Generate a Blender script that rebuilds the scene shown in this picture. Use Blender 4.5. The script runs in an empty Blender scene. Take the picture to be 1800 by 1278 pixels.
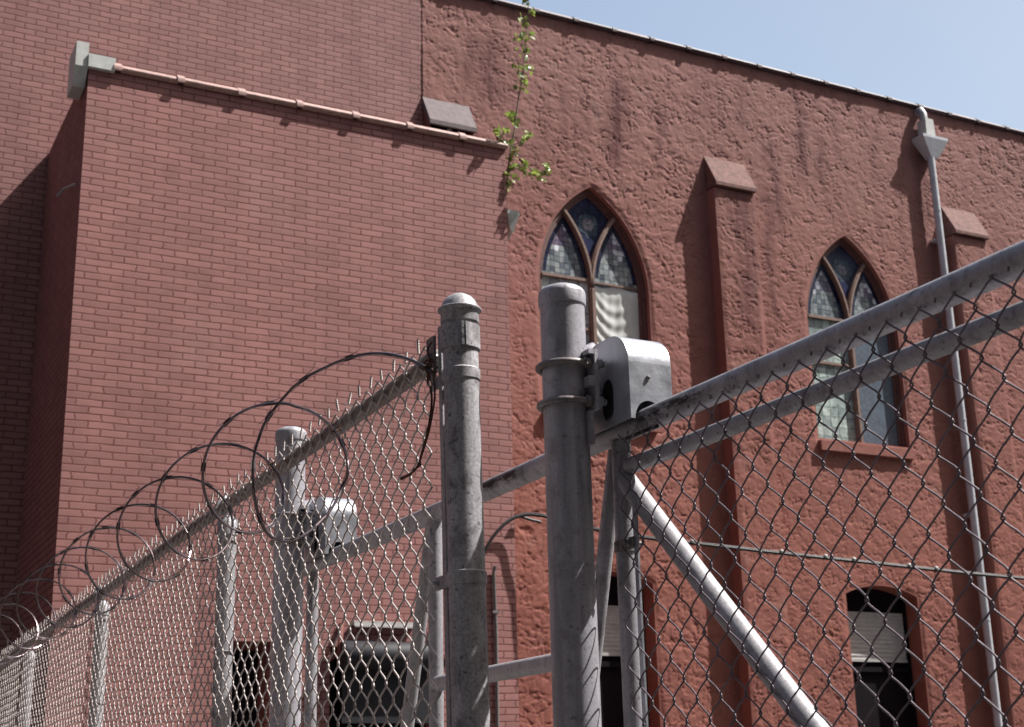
import bpy, math, random
import numpy as np
from mathutils import Vector, Matrix
from mathutils.geometry import tessellate_polygon
random.seed(7); RNG = np.random.default_rng(7)
S = bpy.context.scene
COL = S.collection
PI = math.pi
# World axes: X runs along the building fronts, Y goes from the camera towards them, Z is up. Metres.
V1, V2 = 12.0, 14.0            # planes of the annex front and of the church front
EYE = Vector((0, 0, 1.6))
CAMR = Matrix(((0.8893, -0.1110, -0.4436), (-0.4567, -0.2671, -0.8486), (-0.0243, 0.9573, -0.2882)))

# ------------------------------------------------------------------ mesh helpers
class MB:
    def __init__(self): self.v = []; self.f = []; self.m = []; self.n = 0
    def add(self, verts, faces, mat=0):
        verts = np.asarray(verts, float); b = self.n
        self.v.append(verts); self.n += len(verts)
        for q in faces: self.f.append([b + i for i in q]); self.m.append(mat)
        return self
    def box(self, a, b, mat=0):
        x0, y0, z0 = a; x1, y1, z1 = b
        V = [(x0,y0,z0),(x1,y0,z0),(x1,y1,z0),(x0,y1,z0),(x0,y0,z1),(x1,y0,z1),(x1,y1,z1),(x0,y1,z1)]
        return self.add(V, [(0,3,2,1),(4,5,6,7),(0,1,5,4),(1,2,6,5),(2,3,7,6),(3,0,4,7)], mat)
    def tube(self, path, r, seg=12, mat=0, caps=True):
        P = np.asarray(path, float); n = len(P)
        rr = np.broadcast_to(np.asarray(r, float), (n,))
        t = np.gradient(P, axis=0); t /= np.linalg.norm(t, axis=1)[:, None] + 1e-12
        a = np.array([0,0,1.]) if abs(t[0][2]) < .9 else np.array([1.,0,0])
        x = np.cross(t[0], a); x /= np.linalg.norm(x)
        X = []
        for i in range(n):
            x = x - t[i]*np.dot(x, t[i]); x /= np.linalg.norm(x) + 1e-12; X.append(x)
        X = np.array(X); Y = np.cross(t, X)
        th = np.linspace(0, 2*PI, seg, endpoint=False)
        V = P[:,None,:] + rr[:,None,None]*(np.cos(th)[None,:,None]*X[:,None,:] + np.sin(th)[None,:,None]*Y[:,None,:])
        F = []
        for i in range(n-1):
            for j in range(seg):
                k = (j+1) % seg
                F.append((i*seg+j, i*seg+k, (i+1)*seg+k, (i+1)*seg+j))
        if caps:
            F.append(tuple(range(seg-1,-1,-1))); F.append(tuple((n-1)*seg+j for j in range(seg)))
        return self.add(V.reshape(-1,3), F, mat)
    def lathe(self, prof, c, axis=None, seg=40, mat=0):
        # prof: list of (radius, height) along the axis (default +Z) from c
        ax = np.array(axis if axis is not None else (0,0,1.), float); ax /= np.linalg.norm(ax)
        a = np.array([1.,0,0]) if abs(ax[0]) < .9 else np.array([0,1.,0])
        X = np.cross(ax, a); X /= np.linalg.norm(X); Y = np.cross(ax, X)
        th = np.linspace(0, 2*PI, seg, endpoint=False); V = []; F = []
        for r, h in prof:
            V += list(np.array(c) + h*ax + max(r,1e-4)*(np.cos(th)[:,None]*X + np.sin(th)[:,None]*Y))
        for i in range(len(prof)-1):
            for j in range(seg):
                k = (j+1) % seg
                F.append((i*seg+j, i*seg+k, (i+1)*seg+k, (i+1)*seg+j))
        F.append(tuple(range(seg-1,-1,-1))); F.append(tuple((len(prof)-1)*seg+j for j in range(seg)))
        return self.add(V, F, mat)
    def prism(self, poly, to3, a, b, mat=0, holes=()):
        # polygon (2D) extruded between depths a and b; to3(p, d) -> 3D
        loops = [list(poly)] + [list(h) for h in holes]
        flat = [p for l in loops for p in l]
        tri = tessellate_polygon([[Vector((p[0], p[1], 0)) for p in l] for l in loops])
        n = len(flat)
        V = [to3(p, a) for p in flat] + [to3(p, b) for p in flat]
        F = [tuple(t) for t in tri] + [tuple(n+i for i in reversed(t)) for t in tri]
        o = 0
        for l in loops:
            m = len(l)
            for i in range(m):
                j = (i+1) % m; F.append((o+i, o+j, n+o+j, n+o+i))
            o += m
        return self.add(V, F, mat)
    def build(self, name, mats, parent=None, smooth=None, recalc=True, origin=None):
        V = np.concatenate(self.v)
        if parent is not None: base = world_loc(parent)
        else: base = np.array(origin if origin is not None else (0,0,0), float)
        me = bpy.data.meshes.new(name)
        me.from_pydata((V - base).tolist(), [], self.f)
        mats = mats if isinstance(mats, (list, tuple)) else [mats]
        for m in mats: me.materials.append(m)
        if len(mats) > 1: me.polygons.foreach_set('material_index', self.m)
        if recalc:
            import bmesh
            bm = bmesh.new(); bm.from_mesh(me); bmesh.ops.recalc_face_normals(bm, faces=bm.faces); bm.to_mesh(me); bm.free()
        if smooth is not None:
            me.polygons.foreach_set('use_smooth', [True]*len(me.polygons))
            me.set_sharp_from_angle(angle=math.radians(smooth))
        me.update()
        o = bpy.data.objects.new(name, me); COL.objects.link(o)
        if parent is not None: o.parent = parent
        else: o.location = base
        return o

WLOC = {}
def world_loc(o):
    p = np.zeros(3)
    while o is not None:
        p = p + np.array(o.location); o = o.parent
    return p

def tag(o, label=None, cat=None, group=None, kind=None):
    for k, val in (('label', label), ('category', cat), ('group', group), ('kind', kind)):
        if val: o[k] = val
    return o
def thing(name, loc, label, cat, group=None):
    o = bpy.data.objects.new(name, None); COL.objects.link(o); o.location = loc
    o.empty_display_size = .2
    return tag(o, label, cat, group)

def onv(x, y, v):               # point where the photo's sight line meets the plane Y = v
    d = CAMR @ Vector((x-900, -(y-639), -2500)); t = v/d.y
    return EYE + d*t
def onu(x, y, u):
    d = CAMR @ Vector((x-900, -(y-639), -2500)); t = u/d.x
    return EYE + d*t

# ------------------------------------------------------------------ materials
def new_mat(name):
    m = bpy.data.materials.new(name); m.use_nodes = True
    nt = m.node_tree; bsdf = nt.nodes['Principled BSDF']
    return m, nt, bsdf
def node(nt, t, **kw):
    n = nt.nodes.new(t)
    for k, v in kw.items():
        if k in n.inputs: n.inputs[k].default_value = v
        else: setattr(n, k, v)
    return n
def math_n(nt, op, a, b=None, clamp=False):
    n = nt.nodes.new('ShaderNodeMath'); n.operation = op; n.use_clamp = clamp
    for i, x in enumerate((a, b)):
        if x is None: continue
        if isinstance(x, (int, float)): n.inputs[i].default_value = x
        else: nt.links.new(x, n.inputs[i])
    return n.outputs[0]
def mixc(nt, fac, a, b, blend='MIX'):
    n = nt.nodes.new('ShaderNodeMix'); n.data_type = 'RGBA'; n.blend_type = blend
    for i, x in ((0, fac), (6, a), (7, b)):
        if isinstance(x, (int, float)): n.inputs[i].default_value = x
        elif isinstance(x, tuple): n.inputs[i].default_value = (*x, 1) if len(x) == 3 else x
        else: nt.links.new(x, n.inputs[i])
    return n.outputs[2]
def ramp(nt, fac, lo, hi, a=0., b=1.):
    n = nt.nodes.new('ShaderNodeMapRange'); n.clamp = True
    nt.links.new(fac, n.inputs[0])
    for i, x in ((1, lo), (2, hi), (3, a), (4, b)): n.inputs[i].default_value = x
    return n.outputs[0]
def posn(nt, sx=1, sy=1, sz=1):
    g = nt.nodes.new('ShaderNodeNewGeometry'); m = nt.nodes.new('ShaderNodeMapping')
    m.inputs['Scale'].default_value = (sx, sy, sz); nt.links.new(g.outputs['Position'], m.inputs[0])
    return m.outputs[0]
def noise(nt, vec, scale, detail=4, rough=.55, dist=0):
    n = nt.nodes.new('ShaderNodeTexNoise'); nt.links.new(vec, n.inputs['Vector'])
    n.inputs['Scale'].default_value = scale; n.inputs['Detail'].default_value = detail
    n.inputs['Roughness'].default_value = rough; n.inputs['Distortion'].default_value = dist
    return n.outputs['Fac']
def bump(nt, h, dist, strength=1, prev=None):
    b = nt.nodes.new('ShaderNodeBump'); b.inputs['Distance'].default_value = dist; b.inputs['Strength'].default_value = strength
    nt.links.new(h, b.inputs['Height'])
    if prev is not None: nt.links.new(prev, b.inputs['Normal'])
    return b.outputs[0]

BRICK_C = (.322, .153, .143)
STUCCO_C = (.262, .110, .093)

def brick_mat(name, side=False, stain_under=None, c=BRICK_C, w=.223, h=.0635, u0=0., z0=0., d=.0045):
    m, nt, bs = new_mat(name); L = nt.links.new
    g = node(nt, 'ShaderNodeNewGeometry'); sp = node(nt, 'ShaderNodeSeparateXYZ'); L(g.outputs['Position'], sp.inputs[0])
    wob = noise(nt, g.outputs['Position'], 3.2, 3)
    wobx = noise(nt, posn(nt, 1, 1, 16), 2.0, 2)
    cx = node(nt, 'ShaderNodeCombineXYZ')
    L(math_n(nt, 'ADD', math_n(nt, 'ADD', sp.outputs[1 if side else 0], -u0), math_n(nt, 'MULTIPLY', wobx, .05)), cx.inputs[0])
    L(math_n(nt, 'ADD', math_n(nt, 'ADD', sp.outputs[2], -z0), math_n(nt, 'MULTIPLY', wob, .013)), cx.inputs[1])
    bt = node(nt, 'ShaderNodeTexBrick', offset=.5, offset_frequency=2, squash=1.0)
    L(cx.outputs[0], bt.inputs['Vector'])
    for k, val in (('Scale', 1.), ('Mortar Size', .0078), ('Mortar Smooth', .35), ('Bias', 0.), ('Brick Width', w), ('Row Height', h)):
        bt.inputs[k].default_value = val
    bt.inputs['Color1'].default_value = (.40,.40,.40,1); bt.inputs['Color2'].default_value = (.60,.60,.60,1); bt.inputs['Mortar'].default_value = (.5,.5,.5,1)
    tone = node(nt, 'ShaderNodeRGBToBW'); L(bt.outputs['Color'], tone.inputs[0])
    big = noise(nt, g.outputs['Position'], .45, 4); fine = noise(nt, g.outputs['Position'], 55, 5, .7)
    streak = noise(nt, posn(nt, 2.2, 2.2, .18), 1.6, 4, .6)
    k = math_n(nt, 'ADD', ramp(nt, tone.outputs[0], .4, .6, -.11, .11), ramp(nt, big, .3, .7, -.08, .09))
    k = math_n(nt, 'ADD', k, ramp(nt, fine, .3, .7, -.06, .06))
    k = math_n(nt, 'ADD', k, ramp(nt, streak, .35, .7, .06, -.09))
    k = math_n(nt, 'ADD', k, ramp(nt, noise(nt, g.outputs['Position'], 4.5, 5, .6), .32, .68, -.07, .07))
    k = math_n(nt, 'ADD', k, 1.0)
    vs = node(nt, 'ShaderNodeVectorMath', operation='SCALE'); vs.inputs[0].default_value = c; L(k, vs.inputs['Scale'])
    dust = ramp(nt, noise(nt, posn(nt, 1.3, 1.3, .8), 1.1, 6, .7), .52, .75)
    scuff = ramp(nt, noise(nt, posn(nt, 1, 1, 1.6), 9, 6, .75), .60, .70)
    joint = ramp(nt, bt.outputs['Fac'], .25, .95)
    jn = math_n(nt, 'MULTIPLY', joint, ramp(nt, noise(nt, g.outputs['Position'], 7, 3), .3, .6, .55, 1.))
    body = mixc(nt, math_n(nt, 'MULTIPLY', dust, .30), vs.outputs[0], (.33, .21, .195))
    body = mixc(nt, math_n(nt, 'MULTIPLY', scuff, .35), body, (c[0]*.62, c[1]*.50, c[2]*.50))
    colr = mixc(nt, jn, body, (c[0]*.47, c[1]*.34, c[2]*.34))  # mortar wears the same paint; its recess shade is put into the colour
    L(colr, bs.inputs['Base Color'])
    hgt = math_n(nt, 'SUBTRACT', math_n(nt, 'MULTIPLY', fine, .12), bt.outputs['Fac'])
    hgt = math_n(nt, 'ADD', hgt, math_n(nt, 'MULTIPLY', tone.outputs[0], 1.5))
    n1 = bump(nt, hgt, d, .9)
    L(n1, bs.inputs['Normal'])
    bs.inputs['Roughness'].default_value = .75; bs.inputs['Specular IOR Level'].default_value = .25
    return m

def stucco_mat(name):
    m, nt, bs = new_mat(name); L = nt.links.new
    g = node(nt, 'ShaderNodeNewGeometry'); P = g.outputs['Position']
    at = node(nt, 'ShaderNodeAttribute', attribute_name='stain')
    big = noise(nt, P, .5, 4); mid = noise(nt, P, 6, 4); fine = noise(nt, P, 60, 5, .7)
    k = math_n(nt, 'ADD', ramp(nt, big, .3, .7, -.08, .08), ramp(nt, mid, .3, .7, -.05, .05))
    k = math_n(nt, 'ADD', k, ramp(nt, fine, .3, .7, -.07, .07)); k = math_n(nt, 'ADD', k, 1.)
    sp = node(nt, 'ShaderNodeSeparateXYZ'); L(P, sp.inputs[0])
    # weathered: the upper wall is greyer and more faded than the lower
    up = ramp(nt, math_n(nt, 'ADD', sp.outputs[2], math_n(nt, 'MULTIPLY', big, 2.2)), 5.5, 11.)
    base = mixc(nt, up, (STUCCO_C[0]*1.03, STUCCO_C[1]*.93, STUCCO_C[2]*.86), (STUCCO_C[0]*.99, STUCCO_C[1]*1.12, STUCCO_C[2]*1.18))
    vs = node(nt, 'ShaderNodeVectorMath', operation='SCALE'); L(base, vs.inputs[0]); L(k, vs.inputs['Scale'])
    bare = ramp(nt, noise(nt, P, 2.3, 6, .65), .60, .72)
    cc = mixc(nt, math_n(nt, 'MULTIPLY', bare, .30), vs.outputs[0], (.27, .20, .175))
    st = math_n(nt, 'MULTIPLY', at.outputs['Fac'], ramp(nt, noise(nt, posn(nt, 9, 9, .8), 1.5, 4), .25, .6, .45, 1))
    L(mixc(nt, st, cc, (.105, .034, .034)), bs.inputs['Base Color'])
    L(bump(nt, fine, .004, .8, bump(nt, mid, .012, .6)), bs.inputs['Normal'])
    bs.inputs['Roughness'].default_value = .8; bs.inputs['Specular IOR Level'].default_value = .2
    return m

def galv_mat(name, base=(.30,.31,.33), metal=.35, rough=.5, dirt=.5, dirt_c=(.055,.045,.05), spots=.5, grease=None, rust=0., streak=.15):
    m, nt, bs = new_mat(name); L = nt.links.new
    g = node(nt, 'ShaderNodeNewGeometry'); P = g.outputs['Position']
    n1 = noise(nt, P, 14, 6, .65); n2 = noise(nt, P, 160, 4, .6); n3 = noise(nt, posn(nt, 40, 40, 2.2), 1, 4, .6); n4 = noise(nt, P, 420, 2)
    k = math_n(nt, 'ADD', ramp(nt, n1, .3, .7, -.16, .14), ramp(nt, n2, .35, .65, -.14*spots*2, .14*spots*2))
    k = math_n(nt, 'ADD', k, ramp(nt, n3, .3, .7, -streak, streak)); k = math_n(nt, 'ADD', k, ramp(nt, n4, .3, .7, -.1*spots, .1*spots))
    k = math_n(nt, 'ADD', k, 1.0)
    vs = node(nt, 'ShaderNodeVectorMath', operation='SCALE'); vs.inputs[0].default_value = base; L(k, vs.inputs['Scale'])
    dm = math_n(nt, 'MULTIPLY', ramp(nt, n1, .47, .60), ramp(nt, n3, .38, .60))
    dm = math_n(nt, 'MULTIPLY', dm, dirt)
    out = mixc(nt, dm, vs.outputs[0], dirt_c)
    pit = math_n(nt, 'MULTIPLY', ramp(nt, noise(nt, P, 75, 3, .5), .64, .70), dirt)
    out = mixc(nt, pit, out, dirt_c)
    if rust: out = mixc(nt, math_n(nt, 'MULTIPLY', ramp(nt, noise(nt, P, 23, 5, .7), .42, .62), rust), out, (.13,.055,.032))
    if grease:
        sp = node(nt, 'ShaderNodeSeparateXYZ'); L(P, sp.inputs[0]); tot = None
        for a, b in grease:
            c = (a+b)/2; hw = (b-a)/2
            w = ramp(nt, math_n(nt, 'ABSOLUTE', math_n(nt, 'SUBTRACT', sp.outputs[1], c)), hw*.5, hw, 1, 0)
            tot = w if tot is None else math_n(nt, 'MAXIMUM', tot, w)
        zz = ramp(nt, math_n(nt, 'ABSOLUTE', math_n(nt, 'SUBTRACT', sp.outputs[2], 2.368)), .006, .019, 1, 0)
        gm = math_n(nt, 'MULTIPLY', math_n(nt, 'MULTIPLY', tot, zz), ramp(nt, noise(nt, posn(nt, 40, 18, 55), 1, 5, .7), .40, .52))
        out = mixc(nt, gm, out, (.012,.010,.010))
    L(out, bs.inputs['Base Color'])
    bs.inputs['Metallic'].default_value = metal
    L(ramp(nt, n1, .3, .7, rough-.1, rough+.15), bs.inputs['Roughness'])
    L(bump(nt, n2, .0008, .5, bump(nt, n1, .003, .4)), bs.inputs['Normal'])
    return m

def plain_mat(name, c, rough=.6, metal=0., var=.15, scale=20, bmp=.001, spec=.4):
    m, nt, bs = new_mat(name); L = nt.links.new
    g = node(nt, 'ShaderNodeNewGeometry')
    n1 = noise(nt, g.outputs['Position'], scale, 5, .65)
    vs = node(nt, 'ShaderNodeVectorMath', operation='SCALE'); vs.inputs[0].default_value = c
    L(ramp(nt, n1, .3, .7, 1-var, 1+var), vs.inputs['Scale']); L(vs.outputs[0], bs.inputs['Base Color'])
    bs.inputs['Roughness'].default_value = rough; bs.inputs['Metallic'].default_value = metal
    bs.inputs['Specular IOR Level'].default_value = spec
    if bmp: L(bump(nt, n1, bmp, .6), bs.inputs['Normal'])
    return m

M = {}
M['brick'] = brick_mat('painted_brick')
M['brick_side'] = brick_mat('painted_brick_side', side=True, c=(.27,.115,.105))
M['brick_far'] = brick_mat('painted_brick_church', c=(.285,.143,.135), w=.213, h=.0655)
M['stucco'] = stucco_mat('painted_stucco')
M['cap_stucco'] = plain_mat('mottled_cap', (.150,.074,.066), .85, var=.45, scale=13, bmp=.012)  # darker, mottled copy of the wall colour for the buttress caps
M['trim_red'] = plain_mat('painted_trim', (.17,.055,.042), .7, var=.3, scale=9)
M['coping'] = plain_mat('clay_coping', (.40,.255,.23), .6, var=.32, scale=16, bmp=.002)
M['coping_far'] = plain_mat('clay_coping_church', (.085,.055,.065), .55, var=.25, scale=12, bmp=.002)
M['white_metal'] = plain_mat('white_sheet_metal', (.50,.51,.49), .5, var=.15, scale=12)
M['grey_metal'] = plain_mat('painted_downspout', (.50,.51,.55), .4, var=.15, scale=9, spec=.5)
M['galv'] = galv_mat('galvanised_post', (.365,.358,.395), .25, .5, dirt=.45, spots=.3, streak=.34)
M['galv_end'] = galv_mat('weathered_post', (.378,.368,.388), .25, .55, dirt=.7, spots=.8, streak=.3)
M['galv_rail'] = galv_mat('galvanised_rail', (.35,.343,.372), .3, .5, dirt=.6, spots=.4, grease=((2.22,2.60),(3.02,3.42)))
M['galv_fence'] = galv_mat('fence_pipe', (.37,.362,.385), .3, .5, dirt=.4, spots=.5)
M['rusty_rail'] = galv_mat('rusty_pipe', (.26,.225,.22), .2, .65, dirt=.6, spots=.8, rust=.55)
M['bright_galv'] = galv_mat('bright_sheet', (.40,.415,.46), .5, .34, dirt=.12, spots=.12)
M['band'] = galv_mat('clamp_steel', (.22,.21,.215), .4, .55, dirt=.7, spots=.6, rust=.3)
M['wire_fence'] = plain_mat('fence_wire', (.47,.42,.405), .45, .15, var=.35, scale=30, bmp=0)
M['wire_gate'] = plain_mat('gate_wire', (.13,.105,.125), .5, .3, var=.4, scale=30, bmp=0)
M['razor'] = plain_mat('razor_steel', (.19,.155,.165), .26, .92, var=.3, scale=25, bmp=0)
M['barb'] = plain_mat('barb_steel', (.075,.06,.065), .55, .5, var=.3, scale=25, bmp=0)
M['rust_wire'] = plain_mat('rusty_wire', (.10,.045,.03), .75, .2, var=.4, scale=60, bmp=0)
M['black'] = plain_mat('black_rubber', (.012,.012,.014), .5, var=.3)
M['dark'] = plain_mat('dark_interior', (.010,.008,.010), .8, var=.2, spec=.08)
M['cable'] = plain_mat('cable_jacket', (.014,.013,.015), .5, var=.2)
M['messenger'] = plain_mat('messenger_wire', (.085,.08,.085), .5, .2, var=.2)
M['cloth'] = plain_mat('white_cloth', (.70,.69,.68), .9, var=.1, scale=5, bmp=.002)
M['blind'] = plain_mat('window_blind', (.42,.41,.40), .8, var=.16, scale=9)
M['hood'] = plain_mat('weathered_hood', (.135,.108,.112), .8, var=.3, scale=14, bmp=.004)
M['frame_wood'] = plain_mat('window_frame_wood', (.125,.058,.052), .65, var=.3, scale=18, bmp=.003)
M['mull_wood'] = plain_mat('tracery_wood', (.20,.125,.10), .65, var=.3, scale=18, bmp=.003)
M['awning'] = plain_mat('black_vinyl', (.022,.022,.028), .6, var=.25, scale=5, spec=.25)
M['roof'] = plain_mat('roofing', (.09,.085,.085), .9, var=.3, scale=3)

def glass_mats():
    m, nt, bs = new_mat('leaded_glass'); L = nt.links.new
    a = node(nt, 'ShaderNodeAttribute', attribute_name='pane'); L(a.outputs['Color'], bs.inputs['Base Color'])
    g = node(nt, 'ShaderNodeNewGeometry')
    bs.inputs['Roughness'].default_value = .35; bs.inputs['Specular IOR Level'].default_value = .1
    L(bump(nt, noise(nt, g.outputs['Position'], 22, 3), .006, .5), bs.inputs['Normal'])
    c = bpy.data.materials.new('clear_glass'); c.use_nodes = True; nt = c.node_tree
    nt.nodes.remove(nt.nodes['Principled BSDF']); L = nt.links.new
    tr = node(nt, 'ShaderNodeBsdfTransparent'); tr.inputs[0].default_value = (.93,.95,.94,1)
    gl = node(nt, 'ShaderNodeBsdfGlossy'); gl.inputs['Roughness'].default_value = .04
    mx = node(nt, 'ShaderNodeMixShader'); mx.inputs[0].default_value = .07
    L(tr.outputs[0], mx.inputs[1]); L(gl.outputs[0], mx.inputs[2]); L(mx.outputs[0], nt.nodes['Material Output'].inputs[0])
    return m, c
M['leaded'], M['clear'] = glass_mats()

def leaf_mat():
    m, nt, bs = new_mat('leaf'); L = nt.links.new
    a = node(nt, 'ShaderNodeAttribute', attribute_name='tint')
    cc = mixc(nt, a.outputs['Fac'], (.11,.17,.055), (.42,.47,.14))
    L(cc, bs.inputs['Base Color']); bs.inputs['Roughness'].default_value = .28; bs.inputs['Specular IOR Level'].default_value = .7
    tl = node(nt, 'ShaderNodeBsdfTranslucent'); L(mixc(nt, .5, cc, (.20,.30,.03)), tl.inputs[0])
    mx = node(nt, 'ShaderNodeMixShader'); mx.inputs[0].default_value = .4
    L(bs.outputs[0], mx.inputs[1]); L(tl.outputs[0], mx.inputs[2]); L(mx.outputs[0], nt.nodes['Material Output'].inputs[0])
    return m
M['leaf'] = leaf_mat()
M['stem'] = plain_mat('stem_bark', (.16,.13,.09), .8, var=.2)

# ------------------------------------------------------------------ ground
def asphalt():
    m, nt, bs = new_mat('asphalt'); L = nt.links.new
    g = node(nt, 'ShaderNodeNewGeometry'); P = g.outputs['Position']
    k = math_n(nt, 'ADD', ramp(nt, noise(nt, P, 1.2, 6), .3, .7, .75, 1.2), ramp(nt, noise(nt, P, 150, 3), .3, .7, -.2, .2))
    vs = node(nt, 'ShaderNodeVectorMath', operation='SCALE'); vs.inputs[0].default_value = (.075,.07,.066); L(k, vs.inputs['Scale'])
    L(vs.outputs[0], bs.inputs['Base Color']); bs.inputs['Roughness'].default_value = .9
    L(bump(nt, noise(nt, P, 120, 4), .006), bs.inputs['Normal'])
    return m
tag(MB().add([(-250,-250,0),(250,-250,0),(250,250,0),(-250,250,0)], [(0,1,2,3)]).build('ground', asphalt(), recalc=False), kind='structure')

# ------------------------------------------------------------------ value noise / trowel pattern for the stucco
def hsh(i, j, s):
    x = np.sin(i*127.1 + j*311.7 + s*74.7)*43758.5453
    return x - np.floor(x)
def vnoise(x, y, s):
    i = np.floor(x); j = np.floor(y); fx = x-i; fy = y-j
    fx = fx*fx*(3-2*fx); fy = fy*fy*(3-2*fy)
    a = hsh(i,j,s); b = hsh(i+1,j,s); c = hsh(i,j+1,s); d = hsh(i+1,j+1,s)
    return (a*(1-fx)+b*fx)*(1-fy) + (c*(1-fx)+d*fx)*fy
def flakes(x, y, s):
    # every cell is one trowelled dab; returns its step height, its tilt and the distance to the next dab
    i0 = np.floor(x); j0 = np.floor(y)
    b1 = np.full(x.shape, 9.); b2 = np.full(x.shape, 9.); st = np.zeros(x.shape); ti = np.zeros(x.shape)
    for di in (-1,0,1):
        for dj in (-1,0,1):
            i = i0+di; j = j0+dj
            px = i + hsh(i,j,s); py = j + hsh(i,j,s+1.3)
            d = np.sqrt((x-px)**2 + (y-py)**2)
            k = d < b1
            b2 = np.where(k, b1, np.minimum(b2, d)); b1 = np.where(k, d, b1)
            st = np.where(k, hsh(i,j,s+2.1), st); ti = np.where(k, (hsh(i,j,s+3.7)-.25)*(y-py) + (hsh(i,j,s+5.3)-.6)*(x-px), ti)
    return st, ti, b2-b1
def stucco_h(u, z):
    wx = (vnoise(u*6, z*6, 1)-.5)*.13 + (vnoise(u*19, z*19, 2)-.5)*.05; wz = (vnoise(u*6, z*6, 3)-.5)*.11 + (vnoise(u*19, z*19, 4)-.5)*.045
    s1, t1, e1 = flakes((u+wx)/.112, (z+wz)/.076, 11); s2, t2, e2 = flakes((u+wx*1.5)/.06, (z+wz*1.5)/.045, 23)
    m1 = np.clip((vnoise(u*7, z*10, 31)-.42)*4, 0, 1); m2 = np.clip((vnoise(u*11, z*14, 37)-.55)*5, 0, 1)
    g1 = np.clip(1-e1/.17, 0, 1)*m1; g2 = np.clip(1-e2/.26, 0, 1)*m2
    amt = .22 + .85*vnoise(u*.9, z*1.0, 9)
    n = vnoise(u*26, z*26, 5)*.5 + vnoise(u*55, z*55, 6)*.3
    return (s1*.0052 + t1*.0088)*amt - g1*.0125*(.5+.5*amt) - g2*.0078 + s2*.0016 + n*.0045 + vnoise(u*1.5, z*1.5, 8)*.012
STREAKS = []   # (u, half width, z top, z bottom, strength): rain stains running down from the coping and the buttress cap
for (x, y0, y1, w, s) in ((1076,140,310,.085,.85),(1090,150,250,.05,.5),(855,60,210,.12,.6),(830,60,170,.06,.5),(1163,185,250,.06,.6),(1150,205,330,.04,.4),(1396,150,330,.075,.65),(1436,230,350,.06,.4),
     (1357,250,420,.07,.55),(1345,330,600,.07,.55),(1352,520,760,.06,.35),(1612,260,420,.10,.35),(985,150,300,.05,.25),(1300,130,260,.07,.25),(1530,220,330,.06,.3),(1010,200,330,.05,.2),(1245,120,230,.06,.25),(1460,180,300,.05,.3),(1285,338,640,.17,.55),(1312,345,560,.05,.5),(1268,350,480,.05,.4)):
    a = onv(x, y0, V2); b = onv(x, y1, V2); STREAKS.append((a.x, w*1.5, a.z, b.z, s))
def stain(u, z):
    t = np.zeros(u.shape)
    for (u0, w, zt, zb, s) in STREAKS:
        c = u0 + (vnoise(z*2.5+u0*9, z*0+1, 17)-.5)*.16
        prof = np.clip((zt+.15-z)/.3, 0, 1)*np.clip((z-zb)/max(.3*(zt-zb), .1), 0, 1)
        t = np.maximum(t, 1.6*s*prof*np.exp(-((u-c)/w)**2)*(.6+.6*vnoise(u*18, z*1.6, 19)))
    fine_run = .30*np.clip((vnoise(u*7, z*.45, 41)-.56)*5, 0, 1)*np.clip((z-6.5)/3, 0, 1)*vnoise(u*16, z*2, 43)
    t = np.maximum(t, fine_run)
    lowband = np.clip((4.3-z)/1.6, 0, 1)*.35*vnoise(u*4, z*3, 21)
    return np.clip(np.maximum(t, lowband), 0, 1)

# outlines of the openings in the church front: (u, z) polygons, counter-clockwise
HW, RAD, ZS = .775, 1.55, 7.45
def lancet(uc, off=0., zb=5.87, n=22):
    r = RAD-off; hw = HW-off; a1 = math.acos(HW/r)
    L = [(uc-hw, zb), (uc+hw, zb)]
    L += [(uc-HW + r*math.cos(t), ZS + r*math.sin(t)) for t in np.linspace(0, a1, n)]
    L += [(uc+HW - r*math.cos(t), ZS + r*math.sin(t)) for t in np.linspace(a1, 0, n)[1:]]
    return L
def segarch(u0, u1, z0, zs, zt, n=14, off=0.):
    u0 += off; u1 -= off; zt -= off; zs -= off; c = (u0+u1)/2; h = zt-zs; w = (u1-u0)/2; r = (w*w+h*h)/(2*h); a = math.asin(w/r)
    return [(u0, z0), (u1, z0)] + [(c + r*math.sin(t), zt-r + r*math.cos(t)) for t in np.linspace(a, -a, n)]
UC1, UC2 = 8.49, 12.515
OPEN = [lancet(UC1), lancet(UC2), segarch(7.93, 9.10, 2.0, 3.88, 4.0), segarch(11.96, 13.13, 2.0, 3.88, 4.0), lancet(UC2+4.03), segarch(16.0, 17.17, 2.0, 3.88, 4.0)]

def inside_poly(P, x, y):
    r = np.zeros(x.shape, bool); n = len(P)
    for i in range(n):
        x1, y1 = P[i]; x2, y2 = P[(i+1) % n]
        c = ((y1 > y) != (y2 > y))
        with np.errstate(divide='ignore', invalid='ignore'):
            xi = (x2-x1)*(y-y1)/(y2-y1)+x1
        r ^= c & (x < xi)
    return r
def nearest_on(P, x, y):
    bd = np.full(x.shape, 1e9); bx = x.copy(); by = y.copy(); n = len(P)
    for i in range(n):
        x1, y1 = P[i]; x2, y2 = P[(i+1) % n]
        dx, dy = x2-x1, y2-y1; t = np.clip(((x-x1)*dx+(y-y1)*dy)/(dx*dx+dy*dy+1e-12), 0, 1)
        qx = x1+t*dx; qy = y1+t*dy; d = np.hypot(x-qx, y-qy); k = d < bd
        bd = np.where(k, d, bd); bx = np.where(k, qx, bx); by = np.where(k, qy, by)
    return bd, bx, by

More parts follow.
